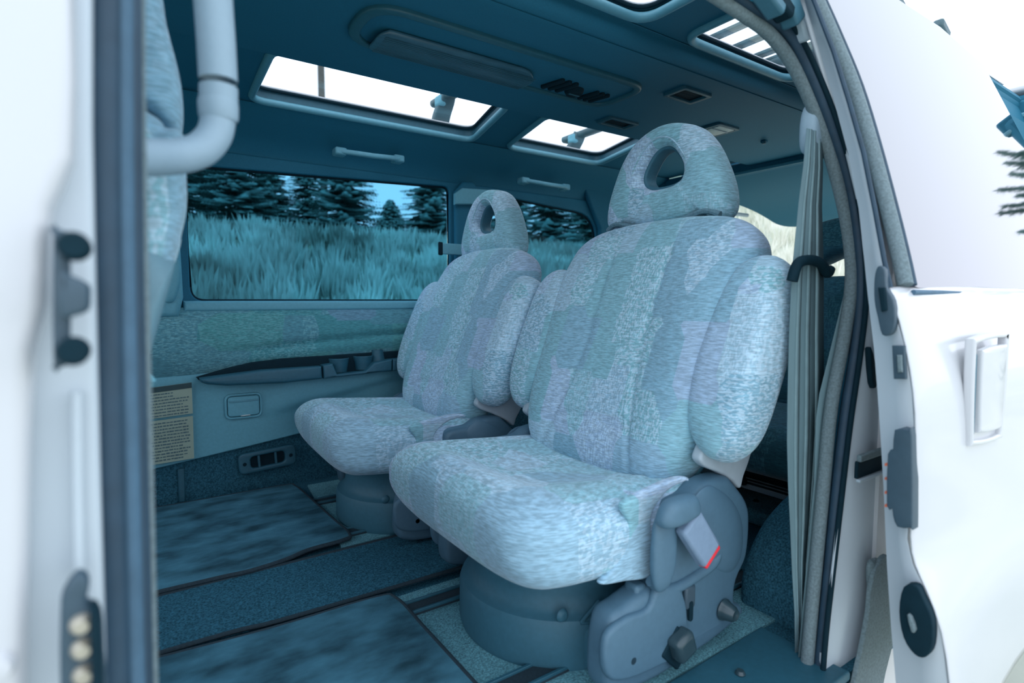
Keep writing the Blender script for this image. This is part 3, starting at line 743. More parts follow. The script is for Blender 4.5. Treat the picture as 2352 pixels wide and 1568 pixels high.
        bx('recline_lever', (.716, sd*.308, .077), (.044, .03, .044), 'gloss', cv, bevel=.009, rot=(0, -.35, 0), seg=3)
        bx('lever_bezel', (.716, sd*.297, .066), (.058, .008, .056), 'black', cv, bevel=.018, rot=(0, .78, 0), seg=3)
        if sd < 0:
            bx('slide_catch', (.652, -.262, .168), (.026, .03, .034), 'seatplastic', cv, bevel=.006)
            lathe('cover_screw', [(0, .002), (.006, .002)], (.612, -.296, .082), 'black', cv, axis='y', n=12)
    return T
def add_buckle(T):
    bk = empty('buckle', (.712, -.322, .288), T)
    bk.rotation_euler = (0, math.radians(-51)+math.pi/2, 0)
    # local x runs along the buckle from strap to button (down and back)
    ang = math.radians(52)
    d = Vector((math.cos(ang)*1, 0, -math.sin(ang))); bk.rotation_euler = (0, 0, 0)
    def along(t, w=0, o=0): return (d.x*t-d.z*w*0, o, d.z*t)
    R = (0, ang, 0)
    bx('buckle_body', (d.x*.033, 0, d.z*.033), (.092, .022, .052), 'seatplastic2', bk, bevel=.006, rot=R)
    bx('red_button', (d.x*.080, -.001, d.z*.080), (.010, .018, .046), 'red', bk, bevel=.003, rot=R)
    pillow('fabric_sleeve', [(-.075, .028), (-.055, .050), (-.01, .052), (.01, .045), (.016, .020), (-.01, .012), (-.045, .008), (-.07, .012)], lambda a, b, c: (a+.0, c, b), 'seatplastic', bk, front=.018, back=.018)
    pillow('stalk', [(-.06, .02), (-.02, .01), (-.015, -.06), (-.03, -.10), (-.06, -.10), (-.07, -.05)], lambda a, b, c: (a, c+.018, b), 'seatplastic', bk, front=.010, back=.01)
M['seatplastic2'] = plain('buckle_blue_grey', (.21, .30, .42), .55, var=.05, scale=90, bump=.2, bscale=1500)
near_seat = make_seat(); near_seat.location = (.027, .888, 0)
tag(near_seat, 'near patchwork fabric captain seat with tall ring headrest, closest to the open door', 'seat', 'pair of captain seats')
def copy_tree(o, parent=None):
    c = o.copy(); COL.objects.link(c); c.parent = parent
    for ch in [k for k in o.children]: copy_tree(ch, c)
    return c
far_seat = copy_tree(near_seat); far_seat.location = (.0, 1.625, 0); far_seat.rotation_euler.z = math.radians(-2); far_seat.scale.z = .982
far_seat['label'] = 'far patchwork fabric captain seat beside the large far window'
for ch in far_seat.children:
    if ch.name.startswith('headrest'): ch.location.z = -.018; ch.location.y = .04
add_buckle(near_seat)
cb = tube('belt_cable', spline([at(1195, 1018, y=1.14), at(1225, 1008, y=1.18), at(1260, 1003, y=1.2), at(1275, 1012, y=1.2)], 5), .005, 'gloss'); tag(cb, 'thin black cable loop between the two seats', 'cable')

# ------------------------------------------------------------------ front seat (back of it, at the left)
fs = empty('front_seat', (0, .62, 0)); tag(fs, 'tall front seat seen from behind, patchwork cloth over a grey back shell', 'seat')
def fsy(f0, w):   # extrude an XZ outline along y as a cushion block
    return lambda a, b, d: (a, f0+w/2+d*w/2, b)
hd_ = pxz([(300, -60), (372, -30), (392, 60), (420, 170), (430, 240), (426, 300), (405, 318), (370, 300), (340, 278), (300, 262)], .72)
hd_ += [(-.22, .93), (-.22, 1.0), (-.12, 1.05)]
pillow('headrest', hd_, fsy(.06, .34), 'fabric', fs, front=1, back=1, rings=14, p=9, q=3.5, n=4)
bkp = pxz([(340, 262), (385, 300), (424, 312), (432, 400), (433, 480), (420, 545), (408, 600)], .72)+[(-.005, .52), (-.06, .30), (-.25, .30), (-.24, .60), (-.20, .85), (-.10, .90)]
pillow('backrest', bkp, fsy(.0, .50), 'fabric', fs, front=1, back=1, rings=16, p=9, q=3.5, n=4)
shp = pxz([(250, 522), (320, 525), (362, 545), (392, 580), (404, 600), (380, 690), (352, 790), (334, 870), (300, 1000)], .70)+[(-.06, .30), (-.12, .30), (-.10, .50), (-.07, .68)]
pillow('back_shell', shp, fsy(-.012, .52), 'shell', fs, front=1, back=1, rings=14, p=9, q=3.5, n=4)
bx('seat_block', (-.38, .25, .24), (.55, .48, .14), 'fabric', fs, bevel=.05, seg=4)
bx('seat_box', (-.35, .25, .08), (.50, .42, .16), 'basetrim', fs, bevel=.02)
tube('bag_hook', spline([at(322, 850, y=.70)-Vector((0, .62, 0)), at(340, 862, y=.70)-Vector((0, .62, 0)), at(350, 880, y=.70)-Vector((0, .62, 0)), at(328, 880, y=.70)-Vector((0, .62, 0))], 4), .0035, 'trimgrey', fs)
# grab handle on the pillar
gp = [at(486, -90, y=.58), at(490, 0, y=.58), at(497, 100, y=.58), at(502, 200, y=.58), at(502, 262, y=.58), at(492, 310, y=.577), at(462, 343, y=.57), at(420, 357, y=.56), at(375, 361, y=.545), at(330, 361, y=.52), at(290, 361, y=.50)]
gh = empty('grab_handle', gp[4]); tag(gh, 'thick pale grey tubular grab handle curving from the roof to the door pillar', 'handle')
gr = [p-gp[4] for p in gp]
tube('lower_grip', spline(gr[3:], 6), .0145, 'tube', gh, n=20)
tube('upper_sleeve', spline(gr[:5], 6), .0160, 'tube', gh, n=20)
lathe('collar', [(.0152, -.004), (.0165, 0), (.0168, .010), (.0161, .014)], (0, 0, -.002), 'tube', gh, n=24)

# ------------------------------------------------------------------ near body side: pillars and door opening
nw = empty('wall_left'); struct(nw)
plate('pillar_outer_skin', pxz([(-420, -250), (168, -250), (176, 200), (172, 370), (148, 430), (124, 480), (118, 560), (112, 700), (84, 800), (72, 1000), (66, 1300), (60, 1900), (-420, 1900)], .405), 'paint', XZ(.405), .03, bev=.008, parent=nw)
plate('pillar_jamb_skin', pxz([(-420, -250), (214, -250), (214, 300), (222, 700), (232, 1100), (250, 1700), (250, 1900), (-420, 1900)], .425), 'jamb', XZ(.425), .02, bev=.005, parent=nw)
sweep('jamb_ridge', [at(176, 900, y=.408), at(178, 1100, y=.408), at(182, 1320, y=.408)], circ(.004, 8, .003), 'jamb', nw)
plate('front_inner_skin', [(-.9, -.05), (-.035, -.05), (-.035, 1.14), (-.9, 1.14)], 'trimgrey', XZ(.46), .02, parent=nw)
def vstrip(name, cols, y, r, m, ry=None):
    P = [at(c, v, y=y) for c, v in cols]
    return sweep(name, P, circ(r, 12, ry), m, dl_, up=(0, 1, 0))
dl_ = empty('weatherstrip', at(280, 784, y=.45)); 
tag(dl_, 'dark blue rubber door seal running down the left pillar', 'door seal')
org = dl_.location.copy()
def vstrip(name, cols, y, r, m, ry=None):
    P = [at(c, v, y=y)-org for c, v in cols]
    return sweep(name, spline(P, 4), circ(r, 12, ry), m, dl_, up=(0, 1, 0))
vstrip('outer_lip', [(238, -100), (238, 300), (244, 700), (252, 1100), (268, 1700)], .435, .0085, 'navy')
vstrip('bulb', [(272, -100), (274, 300), (280, 700), (290, 1100), (306, 1700)], .447, .0080, 'sealmid')
vstrip('groove', [(300, -100), (303, 300), (308, 700), (318, 1100), (332, 1700)], .462, .0062, 'navy')
vstrip('inner_welt', [(313, -100), (316, 300), (324, 700), (334, 1100), (348, 1700)], .475, .0052, 'sealgrey')
plate('pillar_inner_trim', [(-.14, -.05), (-.004, -.05), (-.006, 1.12), (-.14, 1.12)], 'trimgrey', XZ(.50), .04, bev=.008, parent=nw)
# latch parts on the left pillar
def px_part(name, pts, y, th, m, par, bev=.003, n=3):
    O = pxz(pts, y, n); o = par.location
    return plate(name, [(a-o.x, b-o.z) for a, b in O], m, XZ(y-o.y), th, bev=bev, parent=par)
lt = empty('door_striker', at(160, 690, y=.395)); tag(lt, 'blue grey bracket with wedge block on the left pillar, upper of two', 'bracket')
px_part('backplate', [(135, 528), (158, 540), (162, 600), (162, 780), (158, 830), (140, 842), (124, 830), (124, 540)], .388, .012, 'latch', lt)
px_part('wedge_block', [(140, 630), (168, 634), (204, 652), (207, 680), (203, 712), (170, 726), (140, 722)], .380, .03, 'latch', lt, bev=.003, n=2)
for u, v in ((172, 567), (170, 805)): lathe('bolt', [(0, .012), (.006, .012), (.0075, .009), (.0075, -.004)], at(u, v, y=.378)-lt.location, 'black', lt, axis='y', n=14)
lt2 = empty('contact_block', at(190, 1440, y=.395)); tag(lt2, 'dark contact block with four round metal contacts low on the left pillar', 'bracket')
px_part('backplate', [(178, 1312), (200, 1318), (206, 1340), (200, 1375), (226, 1388), (236, 1420), (240, 1500), (246, 1640), (150, 1640), (140, 1400), (150, 1345)], .388, .012, 'latch', lt2, n=3)
px_part('shield', [(208, 1390), (222, 1390), (232, 1410), (244, 1700), (214, 1700)], .378, .02, 'black', lt2, n=0)
for u, v in ((188, 1430), (191, 1486), (194, 1545), (197, 1604)): lathe('contact', [(0, .006), (.0035, .006), (.0055, .003), (.006, 0)], at(u, v, y=.383)-lt2.location, 'brass', lt2, axis='y', n=14)
lt3 = empty('lower_stud', at(-4, 1530, y=.39)); tag(lt3, 'small pale stud at the bottom left corner of the pillar', 'stud')
lathe('stud', [(0, .006), (.006, .005), (.008, 0)], (0, 0, 0), 'paint', lt3, axis='y', n=14)

# right side: rear pillar of the opening
def yC(v): return .47+.075*max(0, (640-v)/640)
def cpath(pts, dy=0): return [at(u, v, y=yC(v)+dy) for u, v in pts]
TOP = [(1180, -330), (1420, -150), (1560, -62)]
ws = empty('weatherstrip', at(1965, 640, y=.47)); tag(ws, 'grey edge trim and rubber seal curving round the right side of the doorway', 'door seal')
o2 = ws.location.copy()
def cs(name, pts, r, m, dy=0, n=5):
    return sweep(name, [p-o2 for p in spline(cpath(pts, dy), n)], circ(r, 12), m, ws, up=(0, 1, 0))
cs('edge_trim', TOP+[(1690, 22), (1775, 86), (1838, 180), (1895, 320), (1932, 450), (1952, 560), (1955, 660), (1938, 780), (1910, 930), (1893, 1100), (1874, 1300), (1860, 1450), (1848, 1600), (1840, 1750)], .0108, 'sealgrey', .015)
cs('rubber_bulb', [(1210, -350), (1450, -170), (1590, -78), (1722, 8), (1808, 72), (1862, 170), (1914, 300), (1953, 430), (1974, 560), (1978, 680), (1966, 800), (1944, 940), (1925, 1100), (1905, 1300), (1890, 1450), (1876, 1600), (1868, 1750)], .0095, 'navy', 0)
cs('outer_lip', [(1220, -362), (1470, -184), (1610, -92), (1738, -6), (1822, 60), (1880, 170), (1930, 300), (1966, 430), (1986, 560), (1990, 680), (1978, 800), (1955, 960), (1938, 1100), (1915, 1300), (1898, 1450), (1886, 1600), (1876, 1750)], .0045, 'black', -.012)
# white body behind the door
def grid(name, rows, m, parent, **k):
    n = len(rows[0]); V = [p for r in rows for p in r]; F = []
    for i in range(len(rows)-1):
        for j in range(n-1): F.append((i*n+j, i*n+j+1, (i+1)*n+j+1, (i+1)*n+j))
    return pydata(name, V, F, m, parent, **k)
jrows = []
for v, u0, u1 in ((-120, 1800, 1850), (0, 1835, 1852), (170, 1888, 1906), (330, 1938, 1956), (480, 1974, 1984), (620, 1990, 2000), (720, 1988, 2030), (850, 1970, 2030), (1000, 1948, 2040), (1150, 1930, 2050), (1300, 1912, 2060), (1450, 1896, 2070), (1620, 1882, 2090), (1800, 1870, 2100)):
    a = at(u0, v, y=yC(v)-.012); b = at(u1, v, x=a.x+.10)
    jrows.append([a, a.lerp(at(u1, v, y=a.y-.005), .5)+Vector((.006, .0, 0)), at(u1, v, y=a.y-.003)+Vector((.02, 0, 0)), Vector((a.x+.35, a.y-.006, a.z))])
grid('rear_quarter_jamb', jrows, 'jamb', nw, solid=.004)
plate('rear_quarter_skin', [(1.12, -.2), (2.27, -.2), (2.27, 1.15), (1.12, 1.15)], 'paint', lambda a, b, c: (a, .452+.33*max(0, b-.62)-c, b), .01, parent=nw, cuts=[('y', [.62])])
plate('rear_inner_trim', [(1.14, -.05), (2.25, -.05), (2.25, 1.15), (1.02, 1.15), (1.10, .95), (1.21, .75), (1.20, .60), (1.14, .40)], 'headliner', XZ(.53), .02, parent=nw)
# slide track of the door behind it
tk = empty('door_track', at(1985, 1065, y=.44)); tag(tk, 'dark horizontal slide channel in the white body beside the sliding door', 'track')
bx('channel', (.08, 0, -.006), (.22, .006, .030), 'black', tk, bevel=.002); bx('lip', (.08, -.004, .015), (.22, .008, .012), 'sealgrey', tk, bevel=.002); bx('lower_lip', (.08, -.004, -.024), (.22, .008, .006), 'trimlight', tk, bevel=.002)
pillow('rubber_buffer', pxz([(2005, 1290), (2040, 1290), (2060, 1340), (2055, 1390), (2020, 1400), (2003, 1350)], .43), lambda a, b, d: (a, .435+d, b), 'sealgrey', nw, front=.012, back=.01)
plate('arch_shade_band', pxz([(2040, 1275), (2012, 1295), (1996, 1350), (1990, 1410), (1975, 1490), (1955, 1580), (1940, 1660), (2000, 1660), (2030, 1540), (2055, 1440), (2075, 1350)], .428, 4), 'sealgrey', XZ(.428), .008, bev=.002, parent=nw)  # grey plate laid on for the shaded gap and its rubber
plate('lower_quarter_skin', [(.97, -.35), (1.6, -.35), (1.6, .04), (.97, .04)], 'jamb', XZ(.462), .01, parent=nw)
px_ = empty('jamb_latch', at(1998, 850, y=.45)); tag(px_, 'small dark latch plate in the white jamb beside the sliding door', 'latch')
px_part('plate', [(1992, 800), (2000, 810), (2010, 870), (2006, 890), (1998, 880)], .45, .01, 'black', px_, n=2)
tm = empty('top_hinge_arm', at(1790, 20, y=.50)); tag(tm, 'dark metal roller arm above the door opening', 'roller arm')
def mk(u, v, s, m, r=(0, 0, 0), y=.52): bx('arm_piece', at(u, v, y=y)-tm.location, s, m, tm, bevel=.005, rot=r)
mk(1770, -12, (.10, .03, .022), 'black', (0, .4, 0)); mk(1812, 22, (.05, .03, .03), 'basetrim', (0, .8, 0)); mk(1800, 4, (.05, .02, .008), 'chrome', (0, .6, 0)); mk(1838, 66, (.045, .02, .012), 'trimlight', (0, .9, 0)); mk(1740, -30, (.12, .03, .02), 'basetrim', (0, .4, 0))

# ------------------------------------------------------------------ sliding door (slid back)
dr = empty('door_1', (.9, .35, .4)); struct(dr)
do = dr.location.copy()
DE = [(-160, 1775, 1806), (0, 1850, 1876), (120, 1886, 1921), (230, 1918, 1952), (350, 1950, 1986), (480, 1975, 2010), (600, 1988, 2030), (680, 1996, 2048), (800, 2010, 2082), (900, 2018, 2098), (1000, 2025, 2104), (1120, 2032, 2098), (1240, 2037, 2086), (1300, 2040, 2100), (1350, 2043, 2126), (1450, 2050, 2166), (1568, 2060, 2180), (1760, 2075, 2200)]
rows = []; skin = []
for v, ul, ur in DE:
    b = at(ur, v, x=.90); a = at(ul, v, x=.93)
    m1 = a.lerp(b, .5)+Vector((.004, 0, 0)); rows.append([p-do for p in (a+Vector((.02, .004, 0)), a, m1, b+Vector((.004, .003, 0)))])
    skin.append((v, b))
grid('front_edge', rows, 'edge', dr, solid=.003)
lower = [b for v, b in skin if v >= 680]
SX = [0, .004, .012, .03, .08, .18, .32, .5, .8, 1.2]
srows = []
for i, b in enumerate(lower):
    zb = b.z
    r = []
    for s in SX:
        z = .668+(b.z-.668)*1.0 if i else .662+.006*min(1, s/.1)
        bulge = .006*(1-math.exp(-s/.012))
        y = b.y-bulge
        # flared wheel-side cladding lower down: step that sweeps back with x
        base_y = .345-.028*min(1, max(0, (.62-z)/.2))
        t = min(1, s/.35); y = y*(1-t)+min(y, base_y-bulge)*t if z > .33 else y*(1-t*.6)+(.30-bulge)*t*.6
        r.append(Vector((b.x+s, y, z))-do)
    srows.append(r)
top = [Vector((p.x, p.y+.018, p.z+.006)) for p in srows[0]]
grid('outer_skin', [top]+srows, 'paint', dr, solid=.003, sub=1)
# window frame and glass leaning in towards the roof
def gl(x, z): return .352+.325*(z-.665)
def glpt(u, v):
    # meet the leaning glass plane y = .352 + .325 (z-.665)
    d = ray(u, v); o = Vector((0, 0, ZC)); k = (.352-.325*.665+.325*o.z-o.y)/(d.y-.325*d.z); return o+d*k
GE = [(1816, -160), (1890, 0), (1930, 90), (1975, 200), (2015, 330), (2055, 480), (2082, 590), (2096, 655)]
ge = [glpt(*q) for q in GE]
rear = [glpt(u, v) for u, v in ((2352, 322), (2260, 150), (2160, 62), (2062, -2), (1960, -70))]
zb = .669
outl = ge+[Vector((ge[-1].x+.02, 0, zb)), Vector((2.0, 0, zb)), Vector((2.08, 0, .80)), Vector((1.95, 0, .98)), rear[0], rear[1], rear[2], rear[3], rear[4]]
O = [(p.x, p.z) for p in outl]
GF = lambda off: (lambda a, b, c: (a-do.x, gl(a, b)+off-c-do.y, b-do.z))
plate('window_glass', O, 'glass_door', GF(.003), .006, parent=dr)
sweep('belt_moulding', [Vector((x, gl(x, .664)-.002, .662))-do for x in (ge[-1].x-.01, 1.2, 1.6, 2.0)], circ(.004, 8), 'sealmid', dr)
sweep('glass_channel', [p+Vector((-.014, .004, 0))-do for p in spline(ge, 4)], circ(.0105, 10), 'sealgrey', dr, up=(0, 1, 0))
sweep('glass_rubber', [p+Vector((-.001, -.001, 0))-do for p in spline(ge, 4)], circ(.0055, 10), 'navy', dr, up=(0, 1, 0))
sweep('edge_rubber', [at(u, v, x=.905)+Vector((0, -.002, 0))-do for v, u in ((-160, 1790), (0, 1866), (120, 1912), (230, 1946), (350, 1980), (480, 2006), (600, 2028), (660, 2042))], circ(.0035, 8), 'navy', dr, up=(0, 1, 0))
# handle
hy = [at(u, v, y=.312) for u, v in ((2205, 800), (2290, 792), (2288, 985), (2212, 1002))]
hc_ = sum(hy, Vector())/4
HO = [(-.072, .068), (-.055, .088), (.075, .092), (.090, .075), (.088, -.07), (.07, -.088), (-.045, -.082), (-.06, -.065)]
hd2 = empty('exterior_handle', Vector((hc_.x, .309, hc_.z))-do, dr)
O = [(p.x, p.y) for p in spline([(a, b, 0) for a, b in HO], 4, True)]
plate('recess_rim', O, 'paint', XZ(-.001), .014, holes=[[(a*.86, b*.90) for a, b in O]], bev=.004, parent=hd2)
plate('pull_flap', [(a*.70+.01, b*.78) for a, b in O], 'paint', XZ(-.004), .012, bev=.004, parent=hd2)
bx('recess_shadow', (-.048, -.001, -.002), (.010, .008, .13), 'basetrim', hd2, bevel=.003, rot=(0, -.06, 0))
# latches on the door edge
def edge_part(name, pts, x, th, m, par, bev=.002, n=3):
    q = [at(u, v, x=x) for u, v in pts]; q = [(p.y, p.z) for p in q]
    if n: q = [(p.x, p.y) for p in spline([(a, b, 0) for a, b in q], n, True)]
    o = par.matrix_world.translation if False else par['o']
    return plate(name, [(a-o[1], b-o[2]) for a, b in q], m, lambda a, b, c: (x-c-o[0], a, b), th, bev=bev, parent=par)
def edge_empty(name, u, v, x=.90):
    p = at(u, v, x=x); e = empty(name, p-do, dr); e['o'] = tuple(p); return e
e1 = edge_empty('upper_latch', 2035, 690)
edge_part('plate', [(2020, 612), (2036, 618), (2040, 660), (2056, 690), (2060, 740), (2050, 766), (2030, 768), (2020, 730), (2012, 690), (2012, 640)], .898, .012, 'latch', e1)
edge_part('slot', [(2018, 660), (2034, 660), (2038, 712), (2026, 716)], .890, .006, 'black', e1, n=0)
e2 = edge_empty('child_lock', 2066, 830)
edge_part('plate', [(2050, 793), (2080, 793), (2083, 870), (2054, 870)], .898, .006, 'latch', e2, n=0)
edge_part('catch', [(2060, 815), (2072, 815), (2074, 855), (2062, 855)], .893, .004, 'sealgrey', e2, n=0)
e3 = edge_empty('latch_cover', 2080, 1095)
edge_part('plate', [(2062, 985), (2092, 985), (2102, 1000), (2103, 1195), (2098, 1208), (2068, 1206), (2058, 1180), (2056, 1165), (2044, 1158), (2046, 1040), (2058, 1030)], .897, .022, 'latch', e3, n=2)
for v in (1066, 1098, 1130, 1160): edge_part('contact_pin', [(2034, v-3), (2048, v-3), (2048, v+3), (2034, v+3)], .895, .006, 'orange', e3, bev=0, n=0)
e4 = edge_empty('lower_lock', 2108, 1425)
edge_part('plate', [(2080, 1345), (2110, 1342), (2125, 1370), (2146, 1420), (2146, 1480), (2130, 1505), (2105, 1498), (2080, 1460), (2070, 1400)], .895, .016, 'black', e4)
edge_part('striker_pin', [(2085, 1410), (2095, 1415), (2105, 1445), (2095, 1450)], .885, .008, 'sealgrey', e4, n=2)
for e in (e1, e2, e3, e4): del e['o']

# ------------------------------------------------------------------ seat belts at the rear pillar
def beltpts(rows, y0, dy=0):
    P = []; Wd = []
    for i, (v, uc, w) in enumerate(rows):
        y = y0+dy*i/(len(rows)-1); a = at(uc-w/2, v, y=y); b = at(uc+w/2, v, y=y); P.append((a+b)/2); Wd.append((b-a).length)
    return P, Wd
B1 = [(300, 1872, 30), (380, 1870, 38), (470, 1863, 46), (560, 1860, 56), (640, 1857, 64), (760, 1854, 68), (900, 1853, 72), (1000, 1852, 72), (1100, 1849, 62), (1200, 1846, 48), (1300, 1842, 34), (1400, 1842, 24), (1500, 1841, 20)]
P, Wd = beltpts([(v, u-2, w*1.14) for v, u, w in B1], .525, -.015)
sb = empty('seat_belt', P[4]); tag(sb, 'grey-green seat belt hanging from the anchor at the rear of the doorway', 'seat belt')
def shift(P, o): return [p-o for p in P]
ribbon('webbing', shift(P, P[4]), Wd, 'belt', sb)
for t in (-.28, .0, .28):
    ribbon('weave_ridge', [p-P[4]+Vector((w*t, -.0016, 0)) for p, w in zip(P, Wd)], [w*.12 for w in Wd], 'belt2', sb, th=.001)
an = at(1862, 292, y=.54)-P[4]
pillow('anchor_cover', [(-.016, -.045), (-.020, 0), (-.012, .035), (.004, .040), (.016, .02), (.018, -.02), (.008, -.045)], lambda a, b, d: (a+an.x, d+an.y, b+an.z), 'tube', sb, front=.018, back=.014)
bx('anchor_slot', an+Vector((.012, -.004, -.045)), (.035, .02, .02), 'black', sb, bevel=.006)
gd = at(1862, 620, y=.512)-P[4]
sweep('belt_guide', spline([gd+Vector((-.058, 0, -.020)), gd+Vector((-.050, -.004, .008)), gd+Vector((-.02, -.006, .016)), gd+Vector((.02, -.006, .012)), gd+Vector((.052, -.002, -.004)), gd+Vector((.066, 0, .004))], 5), circ(.009, 10), 'black', sb)
B2 = [(600, 1975, 30), (680, 1958, 40), (800, 1930, 44), (900, 1905, 44), (960, 1893, 36), (1100, 1888, 34), (1300, 1870, 34), (1500, 1850, 30)]
P2, W2_ = beltpts(B2, .50)
s2 = empty('seat_belt', P2[3]); tag(s2, 'second belt strap slanting down beside the edge trim of the doorway', 'seat belt')
ribbon('webbing', shift(P2, P2[3]), W2_, 'belt', s2)

# ------------------------------------------------------------------ third row and wheel housing
def bench(yc, label, hw):
    T = empty('rear_seat', (1.70, yc, 0)); tag(T, label, 'seat', 'rear bench halves')
    tl = math.radians(14); c, s = math.cos(tl), math.sin(tl)
    fn = lambda a, b, d: (.03+b*s+d*c, a, .33+b*c-d*s)
    half = [(0, -.03), (hw*.8, -.02), (hw, .06), (hw, .28), (hw*.93, .375), (hw*.7, .40)]
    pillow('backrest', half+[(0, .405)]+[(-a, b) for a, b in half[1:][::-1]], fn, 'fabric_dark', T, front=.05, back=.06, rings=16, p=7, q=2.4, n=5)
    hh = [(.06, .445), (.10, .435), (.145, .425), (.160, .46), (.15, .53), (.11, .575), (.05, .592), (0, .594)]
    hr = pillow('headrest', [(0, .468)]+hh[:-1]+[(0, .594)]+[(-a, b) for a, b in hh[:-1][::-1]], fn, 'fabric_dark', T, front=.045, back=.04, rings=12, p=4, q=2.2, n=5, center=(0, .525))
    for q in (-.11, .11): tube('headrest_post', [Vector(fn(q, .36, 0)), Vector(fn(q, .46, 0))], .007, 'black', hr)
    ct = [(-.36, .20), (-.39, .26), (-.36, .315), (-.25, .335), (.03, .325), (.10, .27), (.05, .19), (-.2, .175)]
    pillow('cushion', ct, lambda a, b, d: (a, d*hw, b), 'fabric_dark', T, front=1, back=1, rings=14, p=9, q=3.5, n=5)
    bx('under_frame', (.02, 0, .10), (.22, hw*1.5, .10), 'black', T, bevel=.01)
    for q in (-1, 1): bx('leg', (.02, q*hw*.8, .045), (.22, .03, .09), 'black', T, bevel=.005)
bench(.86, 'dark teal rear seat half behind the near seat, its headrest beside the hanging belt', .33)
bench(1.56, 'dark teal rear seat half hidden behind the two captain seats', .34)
sr = empty('slide_rail', at(1790, 1132, z=.09)); tag(sr, 'ribbed chrome slide rail on the floor behind the near seat', 'rail')
sr.rotation_euler = (0, 0, 0)
bx('rail_body', (0, 0, 0), (.05, .24, .016), 'trimlight', sr, bevel=.002)  # light grey colour stands in for the bright reflection on chrome
for k in range(4): bx('rib', (-.020+.013*k, 0, .010), (.004, .24, .006), 'dome' if k % 2 else 'black', sr, bevel=.001)
lathe('knob', [(0, .02), (.012, .018), (.015, .005), (.012, 0)], (-.03, .10, .005), 'black', sr, n=18)
bx('bracket', (-.02, .15, -.005), (.10, .06, .04), 'black', sr, bevel=.008)
cb2 = bx('carpeted_step', (1.60, .95, .022), (.26, .50, .044), 'carpetlight', None, bevel=.015, seg=3); tag(cb2, 'low blue carpeted step behind the near seat, under the chrome rail', 'step')
lathe('fixing_stud', [(0, .006), (.008, .004), (.010, 0)], (1.55, .95, .044), 'black', cb2, n=14)
WH = [(.0, .0), (.0, .06), (.03, .12), (.10, .18), (.24, .225), (.42, .225), (.58, .17), (.68, .08), (.70, 0)]
O = [(p.x, p.y) for p in spline([(a, b, 0) for a, b in WH], 5)]
wh = plate('wheel_housing', O, 'carpet', lambda a, b, c: (a+1.06, .60+c, b), .17, bev=.02); struct(wh)
wh.name = 'trim_2'

# ------------------------------------------------------------------ roof rack above the skylights
rk = empty('roof_rack', (1.4, 1.2, 1.35)); tag(rk, 'black roof rack with two crossbars and a slatted tray seen through the skylights', 'roof rack')
ro = rk.location.copy()
for (u, v), x in (((1000, 243), 1.06), ((1298, 325), 1.745)):
    e = at(u, v, z=1.40)
    cbar = sweep('crossbar', [Vector((e.x, e.y, 1.405))-ro, Vector((e.x, .70, 1.405))-ro], rrect(.045, .028, .012), 'rack', rk)
    for yy in (e.y-.09, .80):
        f = empty('foot', Vector((e.x, yy, 1.34))-ro, rk)
        V = spline([(0, -.015, .075), (0, .0, .05), (0, .045, .0), (0, .08, -.09)], 4)
        sgn = 1 if yy > 1 else -1
        sweep('tower', [Vector((p[0], sgn*p[1], p[2])) for p in V], lambda t: rrect(.050+.025*t, .036-.01*t, .008), 'rack', f, up=(0, 1, 0))
        bx('clamp_lock', (-.02, sgn*.01, .05), (.03, .05, .04), 'trimgrey', f, bevel=.01)
for k in range(6):
    x = 1.40+.115*k+(.0 if k < 4 else -.05)
    bx('slat', Vector((x, .96, 1.45))-ro, (.032, .42, .012), 'rack', rk, bevel=.003)
for y in (.76, 1.15): tube('tray_rail', [Vector((1.32, y, 1.46))-ro, Vector((2.1, y, 1.46))-ro], .010, 'rack', rk)
for (u, v), s in (((2062, 22), (.10, .03, .04)), ((2162, 70), (.07, .03, .03))):
    bx('tray_bracket', at(u, v, y=.70)-ro, s, 'rack', rk, bevel=.008, rot=(0, .4, 0))

